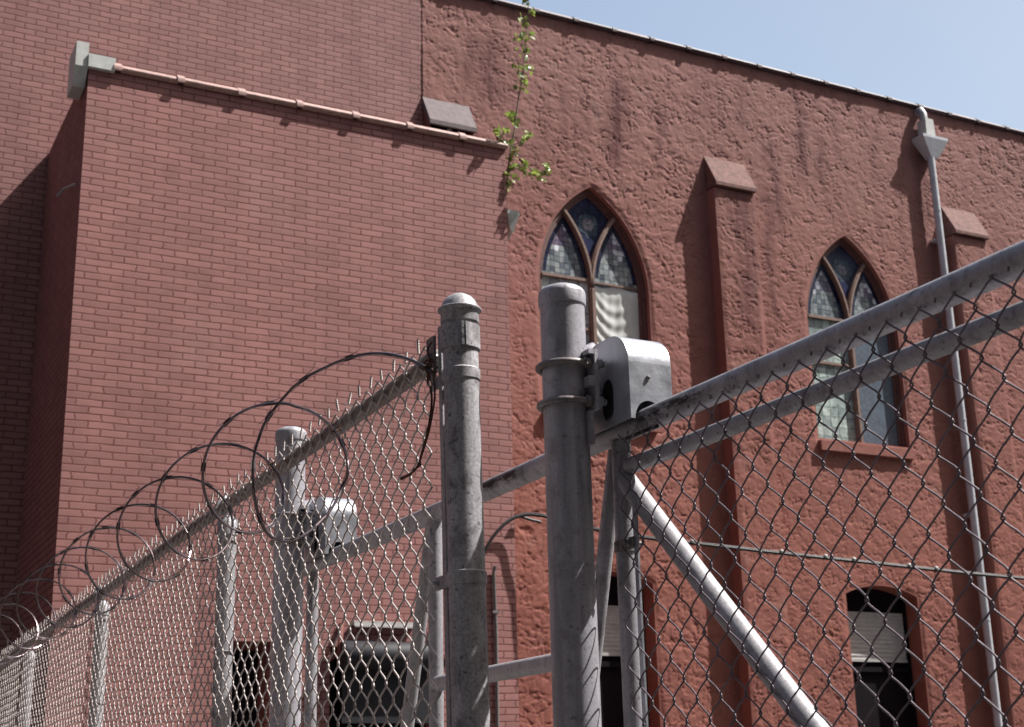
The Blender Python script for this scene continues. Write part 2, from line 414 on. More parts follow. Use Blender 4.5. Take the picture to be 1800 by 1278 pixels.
def stucco_patch(name, u0, u1, z0, z1, v, step, openings, mat, parent, edge_fade=0.):
    nu = int(round((u1-u0)/step))+1; nz = int(round((z1-z0)/step))+1
    U, Z = np.meshgrid(np.linspace(u0, u1, nu), np.linspace(z0, z1, nz))
    U = U.ravel().copy(); Z = Z.ravel().copy()
    ins = np.zeros(U.shape, int)-1; fade = np.ones(U.shape)
    near = {}
    for k, P in enumerate(openings):
        pa = np.array(P); sel = (U > pa[:,0].min()-.1) & (U < pa[:,0].max()+.1) & (Z > pa[:,1].min()-.1) & (Z < pa[:,1].max()+.1)
        idx = np.where(sel)[0]
        if not len(idx): continue
        i_in = inside_poly(P, U[idx], Z[idx]); ins[idx[i_in]] = k
        d, qx, qy = nearest_on(P, U[idx], Z[idx])
        fade[idx] = np.minimum(fade[idx], np.clip((d-.01)/.05, 0, 1)); near[k] = (idx, qx, qy)
    g = np.arange(nu*nz).reshape(nz, nu)
    F = np.stack([g[:-1,:-1], g[:-1,1:], g[1:,1:], g[1:,:-1]], -1).reshape(-1, 4)
    F = F[~(ins[F] >= 0).all(1)]
    used = np.zeros(len(U), bool); used[F] = True
    for k, (idx, qx, qy) in near.items():
        s = (ins[idx] == k) & used[idx]
        U[idx[s]] = qx[s]; Z[idx[s]] = qy[s]; fade[idx[s]] = 0
    if edge_fade:
        d = np.minimum(np.minimum(U-u0, u1-U), np.minimum(Z-z0, z1-Z)); fade *= np.clip(d/edge_fade, 0, 1)
    H = stucco_h(U, Z)*fade
    remap = np.cumsum(used)-1
    V = np.stack([U, np.full(U.shape, v) - H, Z], 1)[used] - world_loc(parent)
    F = remap[F]
    me = bpy.data.meshes.new(name)
    me.vertices.add(len(V)); me.vertices.foreach_set('co', V.ravel())
    me.loops.add(F.size); me.loops.foreach_set('vertex_index', F.ravel().astype(np.int32))
    me.polygons.add(len(F)); me.polygons.foreach_set('loop_start', np.arange(0, F.size, 4, dtype=np.int32))
    me.update(calc_edges=True); me.validate()
    me.polygons.foreach_set('use_smooth', np.ones(len(F), bool))
    at = me.attributes.new('stain', 'FLOAT', 'POINT'); at.data.foreach_set('value', stain(U, Z)[used].astype(np.float32))
    me.materials.append(mat)
    o = bpy.data.objects.new(name, me); COL.objects.link(o); o.parent = parent
    return o

# ------------------------------------------------------------------ church
church = thing('church_building', (10.5, V2, 0), 'red painted stucco church with pointed windows rising behind the brick annex', 'church')
UL, UR, ZTOP = 6.21, 19.5, 11.03
wall = stucco_patch('stucco_wall', UL, UR, 2.2, ZTOP, V2, .0135, OPEN, M['stucco'], church)
b = MB()
b.add([(UL,V2,0),(UR,V2,0),(UR,V2,2.2),(UL,V2,2.2)], [(0,1,2,3)]); b.add([(UR,V2,0),(30,V2,0),(30,V2,ZTOP),(UR,V2,ZTOP)], [(0,1,2,3)])
for P in OPEN:                                            # reveals of the openings
    dep = .19 if len(P) > 20 else .27
    n = len(P); b.add([(p[0], V2, p[1]) for p in P]+[(p[0], V2+dep+.02, p[1]) for p in P], [(i, (i+1) % n, n+(i+1) % n, n+i) for i in range(n)])
b.build('lower_wall', M['stucco'], church, recalc=False)
b = MB(); b.box((-18, V2+.35, 0), (30, 27, ZTOP-.05)); b.build('rear_walls', M['trim_red'], church)
b = MB()
b.add([(-18,V2,0),(UL,V2,0),(UL,V2,ZTOP),(-18,V2,ZTOP)], [(0,1,2,3)])
b.build('brick_wall', M['brick_far'], church, recalc=False)
b = MB(); b.box((-18, V2+.02, ZTOP-.06), (30, 27, ZTOP)); b.build('roof', M['roof'], church)
def coping(u0, u1, joints, v, z, mat, parent, over=.04, back=.33, rad=.045, name='coping', tile=None):
    b = MB()
    def prof(s, o):            # cross-section in (v, z)
        return [(v-over+.02, z-.020), (v-over-o, z-.012-o), (v-over-.006-o, z+.006), (v-over-o, z+.024), (v-over*.2, z+.052+o), (v+.10, z+.075+o), (v+back-.1, z+.06+o), (v+back, z-.02-o), (v+back-.02, z-.020)]
    js = [u0] + list(joints) + [u1]
    for a, c in zip(js[:-1], js[1:]):
        jz = random.uniform(-.004, .004); jy = random.uniform(-.004, .004)
        b.prism(prof(1, 0), lambda p, d: (d, p[0]+jy, p[1]+jz), a+.003, c-.003)
        if a > u0 or True:
            w = random.uniform(.05, .065)
            b.prism(prof(1, .014), lambda p, d: (d, p[0]+jy, p[1]+jz), a-.012, a+w)
    o = b.build(name, mat, parent, smooth=35)
    if tile:  # pale strips: the sunlit top slope put into the colour
        for a, c in zip(js[:-1], js[1:]):
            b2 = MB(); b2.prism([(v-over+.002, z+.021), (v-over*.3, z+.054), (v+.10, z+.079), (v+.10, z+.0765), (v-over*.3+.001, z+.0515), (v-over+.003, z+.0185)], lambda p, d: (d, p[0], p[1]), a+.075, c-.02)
            b2.build('coping_lit_top', tile, o)
    return o
js = [11.2122 + .5795*k for k in range(-50, 32)]
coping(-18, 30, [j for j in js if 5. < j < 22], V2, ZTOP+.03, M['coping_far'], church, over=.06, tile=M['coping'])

def bar_strip(b, pts, w, v0, v1, mat=0, taper=None):
    # flat bar of width w following a polyline in (u, z)
    P = np.array(pts); t = np.gradient(P, axis=0); t /= np.linalg.norm(t, axis=1)[:,None]
    nrm = np.stack([-t[:,1], t[:,0]], 1)*w/2
    A = P+nrm; Bq = P-nrm; n = len(P)
    V = [(p[0], v0, p[1]) for p in A]+[(p[0], v0, p[1]) for p in Bq]+[(p[0], v1, p[1]) for p in A]+[(p[0], v1, p[1]) for p in Bq]
    F = []
    for i in range(n-1):
        F += [(i, i+1, n+i+1, n+i), (2*n+i, 3*n+i, 3*n+i+1, 2*n+i+1), (i, 2*n+i, 2*n+i+1, i+1), (n+i, n+i+1, 3*n+i+1, 3*n+i)]
    F += [(0, n, 3*n, 2*n), (n-1, 3*n-1, 4*n-1, 2*n-1)]
    b.add(V, F, mat)

def pane_color(uc, kind, rs):
    cell = .070
    def f(s, z):
        r1 = np.hypot(s+RAD, z-ZS); r2 = np.hypot(s-RAD, z-ZS)
        up = z > ZS
        eyelet = up & (r1 > RAD) & (r2 > RAD)
        left = s < 0
        ro = np.where(left, np.hypot(s-HW, z-ZS), np.hypot(s+HW, z-ZS))
        dist_o = np.where(up, RAD-ro, HW-np.abs(s)) - .07
        dist_i = np.where(up, np.where(left, RAD-r1, RAD-r2), np.abs(s)) - .03
        dist = np.minimum(dist_o, dist_i)
        s0, z0 = s, z; s = s + .010*(vnoise(z*9, s*9, rs+2)-.5); z = z + .022*(vnoise(s*11, z*7, rs+3)-.5)
        i = np.floor(s/cell); j = np.floor(z/cell)
        h = hsh(i, j, rs); h2 = hsh(i, j, rs+4)
        def c3(a, bb, t): return np.array(a)[None,:]*(1-t)[:,None] + np.array(bb)[None,:]*t[:,None]
        green = c3((.085,.105,.13), (.40,.44,.44), h)
        mauve = c3((.13,.12,.19), (.60,.60,.66), h**2)
        pink = c3((.17,.13,.19), (.70,.72,.76), h2**2)
        blue = c3((.009,.011,.036), (.024,.029,.075), hsh(np.floor(s/.05), np.floor(z/.09), rs+7))
        col = np.where((z < 7.98)[:,None], green, np.where((h2 > .5)[:,None], mauve, pink))
        wild = (h > .86) & (z > 7.9)
        wild = wild | ((h2 > .72) & (z > 7.9) & (h > .35))
        col = np.where(wild[:,None], np.array((.66,.69,.74))[None,:], col)
        bord = (dist < .075) & (z > 7.62)
        col = np.where(bord[:,None], blue, col)
        rad = np.hypot(s, (z-8.33)); med = eyelet & (rad < .085)
        ring = eyelet & (rad > .085) & (rad < .13 + .05*vnoise(s0*20, z0*20, rs+17))
        col = np.where(eyelet[:,None], blue*1.1, col)
        col = np.where(ring[:,None], c3((.03,.055,.10), (.09,.125,.15), h), col)
        col = np.where(med[:,None], np.array((.27,.26,.31))[None,:]*(.6+.6*hsh(np.floor(s/.03), np.floor(z/.03), 5))[:,None], col)
        # lower sash lights: larger pale panes
        cl = .135; hl = hsh(np.floor((s+.03)/cl), np.floor(z/cl), rs+9); hl2 = hsh(np.floor(s/.04), np.floor(z/.04), rs+11)
        low = z < 7.56
        pale = c3((.32,.37,.38), (.60,.66,.66), hl)*(.85+.3*hl2)[:,None]
        if kind == 1: board = np.tile(np.array((.125,.15,.185)), (len(s),1)); pale = np.where((s > 0)[:,None], board, pale*np.array((.85,.92,.86)))
        col = np.where(low[:,None], pale, col)
        e = .0055
        lead = (np.abs((s/cell) % 1 - .5) > .5-e/cell) | (np.abs((z/cell) % 1 - .5) > .5-e/cell)
        leadl = (np.abs(((s+.03)/cl) % 1 - .5) > .5-.007/cl) | (np.abs((z/cl) % 1 - .5) > .5-.007/cl)
        lead = np.where(low, leadl & ~((s > 0) & (kind == 1)), lead) | (np.abs(dist-.075) < .006) & (z > 7.62)
        lead = np.where(eyelet, lead & (rad < .2), lead)
        mot = .80 + .40*vnoise(s0*28, z0*28, rs+13); mur = np.clip((vnoise(s0*4, z0*3, rs+15)-.4)*1.2, 0, .3)
        col = col*mot[:,None]; col = col*(1-mur[:,None]) + np.array((.10,.125,.165))[None,:]*mur[:,None]
        col = np.where(lead[:,None], col*.5, col)
        return np.clip(col, 0, 1), low & (s > .03)
    return f

def arched_window(uc, kind, rs, frames=True):
    GV = V2+.118
    step = .0125
    su = np.arange(-HW, HW, step); zz = np.arange(5.87, 8.80, step)
    nu, nz = len(su), len(zz)
    Sg, Zg = np.meshgrid(su, zz)
    Pi = [(p[0]-uc, p[1]) for p in lancet(uc, .015)]
    g = np.arange(nu*nz).reshape(nz, nu)
    F = np.stack([g[:-1,:-1], g[:-1,1:], g[1:,1:], g[1:,:-1]], -1).reshape(-1, 4)
    cs = Sg.ravel()[F].mean(1); cz = Zg.ravel()[F].mean(1)
    keep = inside_poly(Pi, cs, cz); F = F[keep]; cs = cs[keep]; cz = cz[keep]
    col, clear = pane_color(uc, kind, rs)(cs, cz)
    me = bpy.data.meshes.new('arched_window'); base = world_loc(church)
    V = np.stack([Sg.ravel()+uc, np.full(Sg.size, GV), Zg.ravel()], 1)-base
    me.from_pydata(V.tolist(), [], F.tolist())
    a = me.color_attributes.new('pane', 'FLOAT_COLOR', 'CORNER')
    a.data.foreach_set('color', np.repeat(np.concatenate([col, np.ones((len(col),1))], 1), 4, 0).astype(np.float32).ravel())
    me.materials.append(M['leaded']); me.materials.append(M['clear'])
    if kind == 0: me.polygons.foreach_set('material_index', clear.astype(np.int32))
    w = bpy.data.objects.new('arched_window', me); COL.objects.link(w); w.parent = church
    # frame
    b = MB()
    O = lancet(uc, -.004); I = lancet(uc, .050); n = len(O); va, vb = V2+.072, V2+.19
    V = [(p[0], va, p[1]) for p in O]+[(p[0], va, p[1]) for p in I]+[(p[0], vb, p[1]) for p in O]+[(p[0], vb, p[1]) for p in I]
    F = []
    for i in range(n):
        j = (i+1) % n; F += [(i, j, n+j, n+i), (n+i, n+j, 3*n+j, 3*n+i)]
    b.add(V, F)
    I2 = lancet(uc, .088); V = [(p[0], va+.025, p[1]) for p in I]+[(p[0], va+.025, p[1]) for p in I2]+[(p[0], vb, p[1]) for p in I2]
    b.add(V, [(i, (i+1) % n, n+(i+1) % n, n+i) for i in range(n)] + [(n+i, n+(i+1) % n, 2*n+(i+1) % n, 2*n+i) for i in range(n)])
    b.build('window_frame', M['frame_wood'], w)
    b = MB()
    b.box((uc-.036, V2+.060, 5.875), (uc+.036, V2+.122, ZS+.02))
    b.box((uc-.014, V2+.050, 5.875), (uc+.014, V2+.060, ZS+.02))
    amax = math.acos((RAD-.3875-.03)/RAD)
    t = np.linspace(0, math.asin(1.0/RAD), 20)
    for sgn in (-1, 1):
        pts = [(uc+sgn*(RAD-RAD*math.cos(q)), ZS+RAD*math.sin(q)) for q in t]
        bar_strip(b, pts, .056, V2+.062, V2+.122); bar_strip(b, pts, .022, V2+.052, V2+.062)
    for zt in (7.555, 6.92):
        b.box((uc-HW+.09, V2+.080, zt), (uc-.036, V2+.122, zt+.035))
    b.box((uc+.036, V2+.100, 7.555), (uc+HW-.09, V2+.13, 7.578))
    b.build('mullion', M['mull_wood'], w)
    b = MB(); b.prism([(V2-.07, 5.70), (V2-.07, 5.825), (V2+.19, 5.868), (V2+.19, 5.70)], lambda p, d: (d, p[0], p[1]), uc-HW-.01, uc+HW+.01)
    b.build('window_sill', M['stucco'], w)
    return w
arched_window(UC1, 0, 31); arched_window(UC2, 1, 47); arched_window(UC2+4.03, 1, 53)

for i, (u0, u1) in enumerate(((7.93, 9.10), (11.96, 13.13), (16.0, 17.17))):
    P = segarch(u0, u1, 2.0, 3.88, 4.0)
    b = MB(); b.prism(P, lambda p, d: (p[0], d, p[1]), V2+.26, V2+.28); w = b.build('basement_window', M['dark'], church)
    b = MB(); b.box((u0+.02, V2+.215, 2.02), (u0+.06, V2+.255, 3.84)); b.box((u1-.06, V2+.215, 2.02), (u1-.02, V2+.255, 3.84)); b.box((u0+.06, V2+.22, 2.94), (u1-.06, V2+.25, 3.0))
    b.build('window_frame', M['dark'], w)
    b = MB()
    z0, z1 = 3.10, 3.64 + .05*i
    n = 40
    xs = [u0+.065, u1-.065]
    V = []; F = []
    for k in range(n+1):
        z = z0 + (z1-z0)*k/n
        for x in xs: V.append((x, V2+.235+.004*math.sin(k*1.7), z))
    for k in range(n): F.append((2*k, 2*k+1, 2*k+3, 2*k+2))
    b.add(V, F); b.box((u0+.065, V2+.222, z0-.035), (u1-.065, V2+.246, z0-.001))
    b.build('window_blind', M['blind'], w, recalc=False)

def buttress(u0, u1, v=V2-.20, zf=9.05, za=9.56):
    b = MB(); b.box((u0, v+.004, 0), (u1, V2, 2.2)); b.box((u0+.0, v+.012, 2.2), (u1, V2, zf-.02))
    # sloping cap slab that overhangs the front a little
    b.prism([(V2+.0, za), (v-.045, zf+.045), (v-.045, zf+.0), (V2+.0, zf+.0)], lambda p, d: (d, p[0], p[1]), u0-.001, u1+.001, 1)
    o = b.build('buttress', [M['stucco'], M['cap_stucco']], church)
    stucco_patch('buttress_face', u0, u1, 2.2, zf-.02, v+.008, .0135, [], M['stucco'], o, edge_fade=.06)
buttress(10.235, 10.875); buttress(14.36, 15.0); buttress(18.4, 19.04); 
# sloped hood on the church wall
b = MB(); hu0, hu1 = 6.215, 6.80
b.prism([(V2, 9.555), (V2-.225, 9.155), (V2-.225, 9.10), (V2-.19, 9.10), (V2, 9.44)], lambda p, d: (d, p[0], p[1]), hu0-.012, hu1+.012)
h = b.build('vent_hood', M['hood'], church)
for a in (hu0, hu1-.02): MB().prism([(V2, 9.45), (V2-.17, 9.11), (V2-.17, 8.95), (V2, 8.95)], lambda p, d: (d, p[0], p[1]), a, a+.02).build('hood_cheek', M['trim_red'], h)
MB().box((hu0+.02, V2-.06, 8.9), (hu1-.02, V2-.05, 9.4)).build('hood_opening', M['dark'], h)
MB().box((hu0+.26, V2-.13, 8.95), (hu0+.31, V2-.10, 9.12)).build('hood_strut', M['white_metal'], h)

# curtain hanging behind the clear light of the first window
n, mq = 60, 130
V = []; F = []
for j in range(mq+1):
    for i in range(n+1):
        s = .05 + .66*i/n; z = 5.9 + 1.64*j/mq
        a = (s-.05)/.66; dz = 7.54-z
        rr = math.hypot(a*.66+.02, dz*1.0); sw = math.atan2(dz, a*.66+.03)
        fold = .0085*math.sin(dz*36 - 40*a*(1-a)**1.2*1.1) * min(1, dz*3.0) * (1 if a < .62 else max(.15, 1-(a-.62)*5))
        fold += .003*math.sin(a*34+dz*4.0) + .005*math.sin(a*15-dz*5)
        V.append((UC1+s, V2+.133 - .008*a - fold*.7, z - .02*math.sin(a*9)*(j/mq)**4))
for j in range(mq):
    for i in range(n):
        k = j*(n+1)+i; F.append((k, k+1, k+n+2, k+n+1))
c = MB(); c.add(np.array(V), F); c = c.build('curtain', M['cloth'], None, smooth=180, recalc=False, origin=(UC1+.36, V2+.16, 5.9))
tag(c, 'wrinkled white cloth curtain hanging in the arched window above the gate roller', 'curtain')

# ------------------------------------------------------------------ downspout at the right of the church front
ds = thing('downspout', (14.1, V2-.12, 0), 'pale grey metal downspout with flared funnel head on the stucco wall', 'downspout')
pv = V2-.13
p0 = onv(1636.5, 275, pv); p1 = onv(1697.5, 794, pv)
ux = (p0.x+p1.x)/2
b = MB(); b.tube([(ux, pv, 10.22), (ux, pv, 5.2), (ux, pv, .15)], .052, 20)
for z in (9.38, 8.1, 6.3, 3.6): b.lathe([(.052,-.012),(.056,-.01),(.056,.01),(.052,.012)], (ux, pv, z), seg=20)
b.build('pipe', M['grey_metal'], ds, smooth=40)
b = MB()
def frustum(b, c, a0, b0, z0, a1, b1, z1):
    V = [(c[0]+sx*a0, c[1]+sy*b0, z0) for sx, sy in ((-1,-1),(1,-1),(1,1),(-1,1))]+[(c[0]+sx*a1, c[1]+sy*b1, z1) for sx, sy in ((-1,-1),(1,-1),(1,1),(-1,1))]
    b.add(V, [(3,2,1,0),(4,5,6,7),(0,1,5,4),(1,2,6,5),(2,3,7,6),(3,0,4,7)])
frustum(b, (ux+.03, pv+.01), .065, .06, 10.20, .235, .12, 10.48); frustum(b, (ux+.03, pv+.01), .235, .12, 10.48, .235, .12, 10.52)
b.build('funnel_head', M['grey_metal'], ds)
b = MB(); frustum(b, (ux-.02, pv+.01), .085, .09, 10.525, .075, .085, 10.80); b.build('leader_box', M['white_metal'], ds)
b = MB(); b.tube([(ux-.05, V2+.02, 10.98), (ux-.05, V2-.09, 10.97), (ux-.05, V2-.12, 10.90), (ux-.045, V2-.12, 10.80)], .06, 14); b.build('outlet_elbow', M['galv_fence'], ds, smooth=40)
for z in (8.95, 5.0): MB().box((ux-.08, pv+.04, z-.02), (ux+.08, V2-.005, z+.02)).build('wall_strap', M['grey_metal'], ds)

# ------------------------------------------------------------------ brick annex
annex = thing('brick_annex', (4.1, V1, 0), 'flat roofed annex of pinkish red painted brick beside the stucco church', 'building')
AU0, AU1, AZ = 2.015, 6.255, 8.0
hole1 = [(4.40,1.95),(5.42,1.95),(5.42,2.86),(4.40,2.86)]; hole2 = [(3.50,1.95),(3.86,1.95),(3.86,2.89),(3.50,2.89)]
b = MB()
b.prism([(AU0,0),(AU1,0),(AU1,AZ),(AU0,AZ)], lambda p, d: (p[0], d, p[1]), V1, V1+.3, holes=[hole1[::-1], hole2[::-1]])
b.build('front_wall', M['brick'], annex)
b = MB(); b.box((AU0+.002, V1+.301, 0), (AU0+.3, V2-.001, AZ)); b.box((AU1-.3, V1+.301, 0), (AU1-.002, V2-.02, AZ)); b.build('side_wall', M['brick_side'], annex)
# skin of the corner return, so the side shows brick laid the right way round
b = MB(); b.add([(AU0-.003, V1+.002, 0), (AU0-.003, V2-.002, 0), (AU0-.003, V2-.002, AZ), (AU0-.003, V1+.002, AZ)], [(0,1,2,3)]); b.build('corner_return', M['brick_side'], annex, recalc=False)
MB().box((AU0+.3, V1+.3, AZ-.35), (AU1-.3, V2-.02, AZ-.3)).build('roof', M['roof'], annex)
coping(2.24, 6.27, [2.8239+.5795*k for k in range(6)], V1, AZ+.021, M['coping'], annex, over=.045, back=.32)
b = MB()
b.prism([(V1-.03, AZ+.22), (V1-.03, AZ-.02), (V1+.06, AZ-.19), (V1+.32, AZ-.19), (V1+.32, AZ+.22)], lambda p, d: (d, p[0], p[1]), AU0-.125, AU0-.015)
f = b.build('gutter_box', M['white_metal'], annex)
b = MB(); b.box((AU0-.014, V1-.05, AZ-.02), (AU0+.225, V1+.2, AZ+.11)); b.build('corner_flashing', M['white_metal'], f)
b = MB(); frustum(b, (6.345, V1+.08), .02, .02, 7.13, .07, .06, 7.30); frustum(b, (6.345, V1+.08), .07, .06, 7.30, .07, .06, 7.34)
b.tube([(6.345, V1+.08, 7.135), (6.335, V1+.16, 7.08), (6.30, V1+.40, 7.0), (6.29, V1+.45, 6.8), (6.29, V1+.45, .3)], .024, 10)
b.build('conductor_head', M['white_metal'], annex, smooth=30)
MB().tube([onv(131, 324, V1+.05), onv(112, 332, V1+.55), onv(100, 345, V1+.6)], .012, 8).build('wall_hook', M['galv_fence'], annex)
# openings low on the front
for hh, nm in ((hole1, 'window'), (hole2, 'window')):
    (x0, z0), (x1, z1) = hh[0], hh[2]
    w = MB().box((x0-.01, V1+.20, z0-.01), (x1+.01, V1+.22, z1+.01)).build(nm, M['dark'], annex)
    b = MB(); b.box((x0, V1+.13, z0), (x0+.05, V1+.20, z1)); b.box((x1-.05, V1+.13, z0), (x1, V1+.20, z1)); b.box((x0+.05, V1+.13, z1-.06), (x1-.05, V1+.20, z1))
    b.build('window_frame', M['trim_red'], w)
b = MB(); b.lathe([(.05,0),(.118,.004),(.125,.02),(.125,.86),(.118,.875),(.05,.88)], (4.45, V1-.14, 2.775), axis=(1,0,0), seg=28); b.box((4.47, V1-.12, 2.2), (5.31, V1-.10, 2.72))
o = b.build('rolled_awning', M['awning'], annex, smooth=35)
MB().box((5.332, V1-.16, 2.76), (5.55, V1-.001, 2.80)).build('awning_bracket', M['trim_red'], o)
b = MB(); b.tube([(4.50, V1-.005, 3.06), (4.44, V1-.14, 2.80), (4.38, V1-.005, 2.74)], .022, 8); b.build('awning_bracket', M['trim_red'], o)
b = MB(); b.box((4.60, V1-.06, 3.045), (5.20, V1-.001, 3.085)); b.box((4.60, V1-.085, 3.03), (5.20, V1-.061, 3.044)); b.build('ledge_bar', M['blind'], annex)
# conduit rising on the annex wall
cu = 6.02; b = MB(); b.tube([(cu, V1-.022, .4), (cu, V1-.022, 2.2), (cu+.005, V1-.022, 3.0), (cu-.01, V1-.022, 3.58), (cu, V1-.04, 3.64)], .017, 10)
for z in (1.2, 2.1, 3.2): b.box((cu-.035, V1-.042, z), (cu+.035, V1-.001, z+.025))
b.build('conduit', M['band'], annex, smooth=40)

# ------------------------------------------------------------------ overhead service cable, from the conduit away along the church
cb = thing('overhead_cable', (6.0, V1-.05, 3.6), 'black service cable lashed under a grey wire arcing off the brick corner', 'cable')
pts = [(840,1015,-.03),(845,985,-.04),(853,966,-.05),(868,942,-.06),(885,923,-.07),(903,911,-.08),(925,905,-.10),(945,906,-.13),(962,909,-.16),(1000,919,-.22),(1040,929.5,-.30),(1118,943.5,-.44),(1240,958,-.62),(1400,976,-.8),(1550,992,-.95),(1694,1007.5,-1.05),(1850,1022,-1.15),(2050,1041,-1.2)]
path = [onv(x, y, V1+dv) for x, y, dv in pts]
def catmull(P, k=6):
    P = [np.array(p) for p in P]; out = []
    P = [2*P[0]-P[1]] + P + [2*P[-1]-P[-2]]
    for i in range(1, len(P)-2):
        for t in np.linspace(0, 1, k, endpoint=False):
            a, b_, c, d = P[i-1:i+3]
            out.append(.5*((2*b_)+(-a+c)*t+(2*a-5*b_+4*c-d)*t*t+(-a+3*b_-3*c+d)*t**3))
    out.append(P[-2]); return np.array(out)
pth = catmull(path, 6)
MB().tube(pth, .0155, 10).build('cable', M['cable'], cb, smooth=60)
p2 = pth[24:].copy(); p2[:,2] += .0165; p2[:,1] -= .004
MB().tube(p2, .0062, 8).build('messenger_wire', M['messenger'], cb, smooth=60)
b = MB()
for x, y in ((1093,937),(1207,951),(1375,970),(1440,977),(1505,985),(1597,994),(1647,999)):
    i = int(np.argmin([abs(x - (900+2500*((CAMR.transposed() @ (Vector(q)-EYE)).x/-(CAMR.transposed() @ (Vector(q)-EYE)).z))) for q in p2]))
    q = p2[i]; b = MB(); b.lathe([(.008,-.018),(.019,-.014),(.022,0),(.019,.014),(.008,.018)], (q[0], q[1], q[2]+.004), axis=p2[min(i+1,len(p2)-1)]-p2[max(i-1,0)], seg=14)
    b.build('cable_ring', M['white_metal'], cb, smooth=60)
b = MB(); q0 = onv(913, 907, V1-.05); q1 = onv(950, 917.5, V1-.02); b.tube([q0, (q0+q1)/2+Vector((0,0,-.004)), q1], .016, 8); b.build('cable_stub', M['cable'], cb)

# ------------------------------------------------------------------ sapling growing out by the annex corner
sap = thing('sapling', (6.30, V1+.05, 7.35), 'slender green leafy sapling growing out at the top corner of the brick annex', 'plant')
STEM = [(889,345,.06),(891,320,-.02),(894,290,-.05),(898,262,-.06),(903,235,-.08),(907,205,-.10),(912,170,-.12),(918,135,-.14),(922,100,-.15),(925,70,-.16),(928,35,-.16),(929,0,-.17),(931,-30,-.17)]
BR = [[(895,300,-.05),(912,296,-.1),(925,292,-.16),(942,303,-.2),(960,300,-.24)], [(901,255,-.06),(915,250,-.1),(932,238,-.14)], [(900,262,-.06),(885,243,-.12),(878,230,-.16)], [(918,140,-.14),(908,125,-.1),(902,118,-.08)]]
b = MB(); sp_ = catmull([onv(x, y, V1+d+.08) for x, y, d in STEM], 4); b.tube(sp_, np.linspace(.011, .004, len(sp_)), 6)
for q in BR: pp = catmull([onv(x, y, V1+d+.09) for x, y, d in q], 3); b.tube(pp, np.linspace(.006, .0025, len(pp)), 5)
b.build('trunk', M['stem'], sap, smooth=60)
CL = [(905,122,13,9,-.1),(926,120,11,8,-.15),(920,142,14,11,-.15),(921,155,9,6,-.14),(905,152,7,3,-.1),(924,86,13,10,-.16),(915,64,13,9,-.16),(932,60,10,6,-.15),(922,34,12,7,-.16),(935,22,9,6,-.16),(926,2,12,8,-.17),(934,-18,10,7,-.17),(906,203,9,6,-.1),(908,215,8,5,-.1),(893,201,5,2,-.1),(877,232,9,8,-.16),(888,228,8,6,-.13),(884,247,9,6,-.1),(900,252,8,6,-.08),(925,238,10,8,-.14),(915,250,7,4,-.1),(905,265,7,6,-.07),(897,280,7,6,-.06),(898,293,8,6,-.06),(893,306,8,6,-.05),(897,318,9,7,-.04),(893,328,6,4,-.03),
      (922,288,9,9,-.16),(926,301,9,7,-.16),(914,294,6,3,-.12),(962,293,9,9,-.24),(957,307,9,8,-.23),(941,308,8,6,-.2),(946,315,6,3,-.2),(935,303,5,3,-.18)]
V = []; F = []; tint = []
for (x, y, r, n, d) in CL:
    for _ in range(int(n*1.2)+1):
        c = np.array(onv(x+random.gauss(0, r*.5), y+random.gauss(0, r*.5), V1+d+.10+random.uniform(-.05, .05)))
        a = np.array([random.gauss(0,1), random.gauss(0,1)-.5, random.gauss(0,.9)-.3]); a /= np.linalg.norm(a)
        nn = np.array([random.gauss(.35,.7), random.gauss(-.75,.55), random.gauss(.55,.5)]); nn -= a*np.dot(a, nn); nn /= np.linalg.norm(nn)
        w = np.cross(a, nn); L_ = random.uniform(.046, .088); W_ = L_*random.uniform(.34, .46); t = random.random()
        k = len(V); cv = .16*L_
        for (l, s, h) in ((-.5,0,0),(-.30,-.8,.7),(.08,-1,.8),(.5,0,-.4),(.08,1,.8),(-.30,.8,.7),(-.02,0,0)):
            V.append(c + a*l*L_ + w*s*W_ + nn*h*cv); tint.append(t)
        F += [(k,k+1,k+6),(k+1,k+2,k+6),(k+2,k+3,k+6),(k+3,k+4,k+6),(k+4,k+5,k+6),(k+5,k,k+6)]
b = MB(); b.add(np.array(V), F); o = b.build('foliage', M['leaf'], sap, recalc=False)
at = o.data.attributes.new('tint', 'FLOAT', 'POINT'); at.data.foreach_set('value', np.array(tint, np.float32))

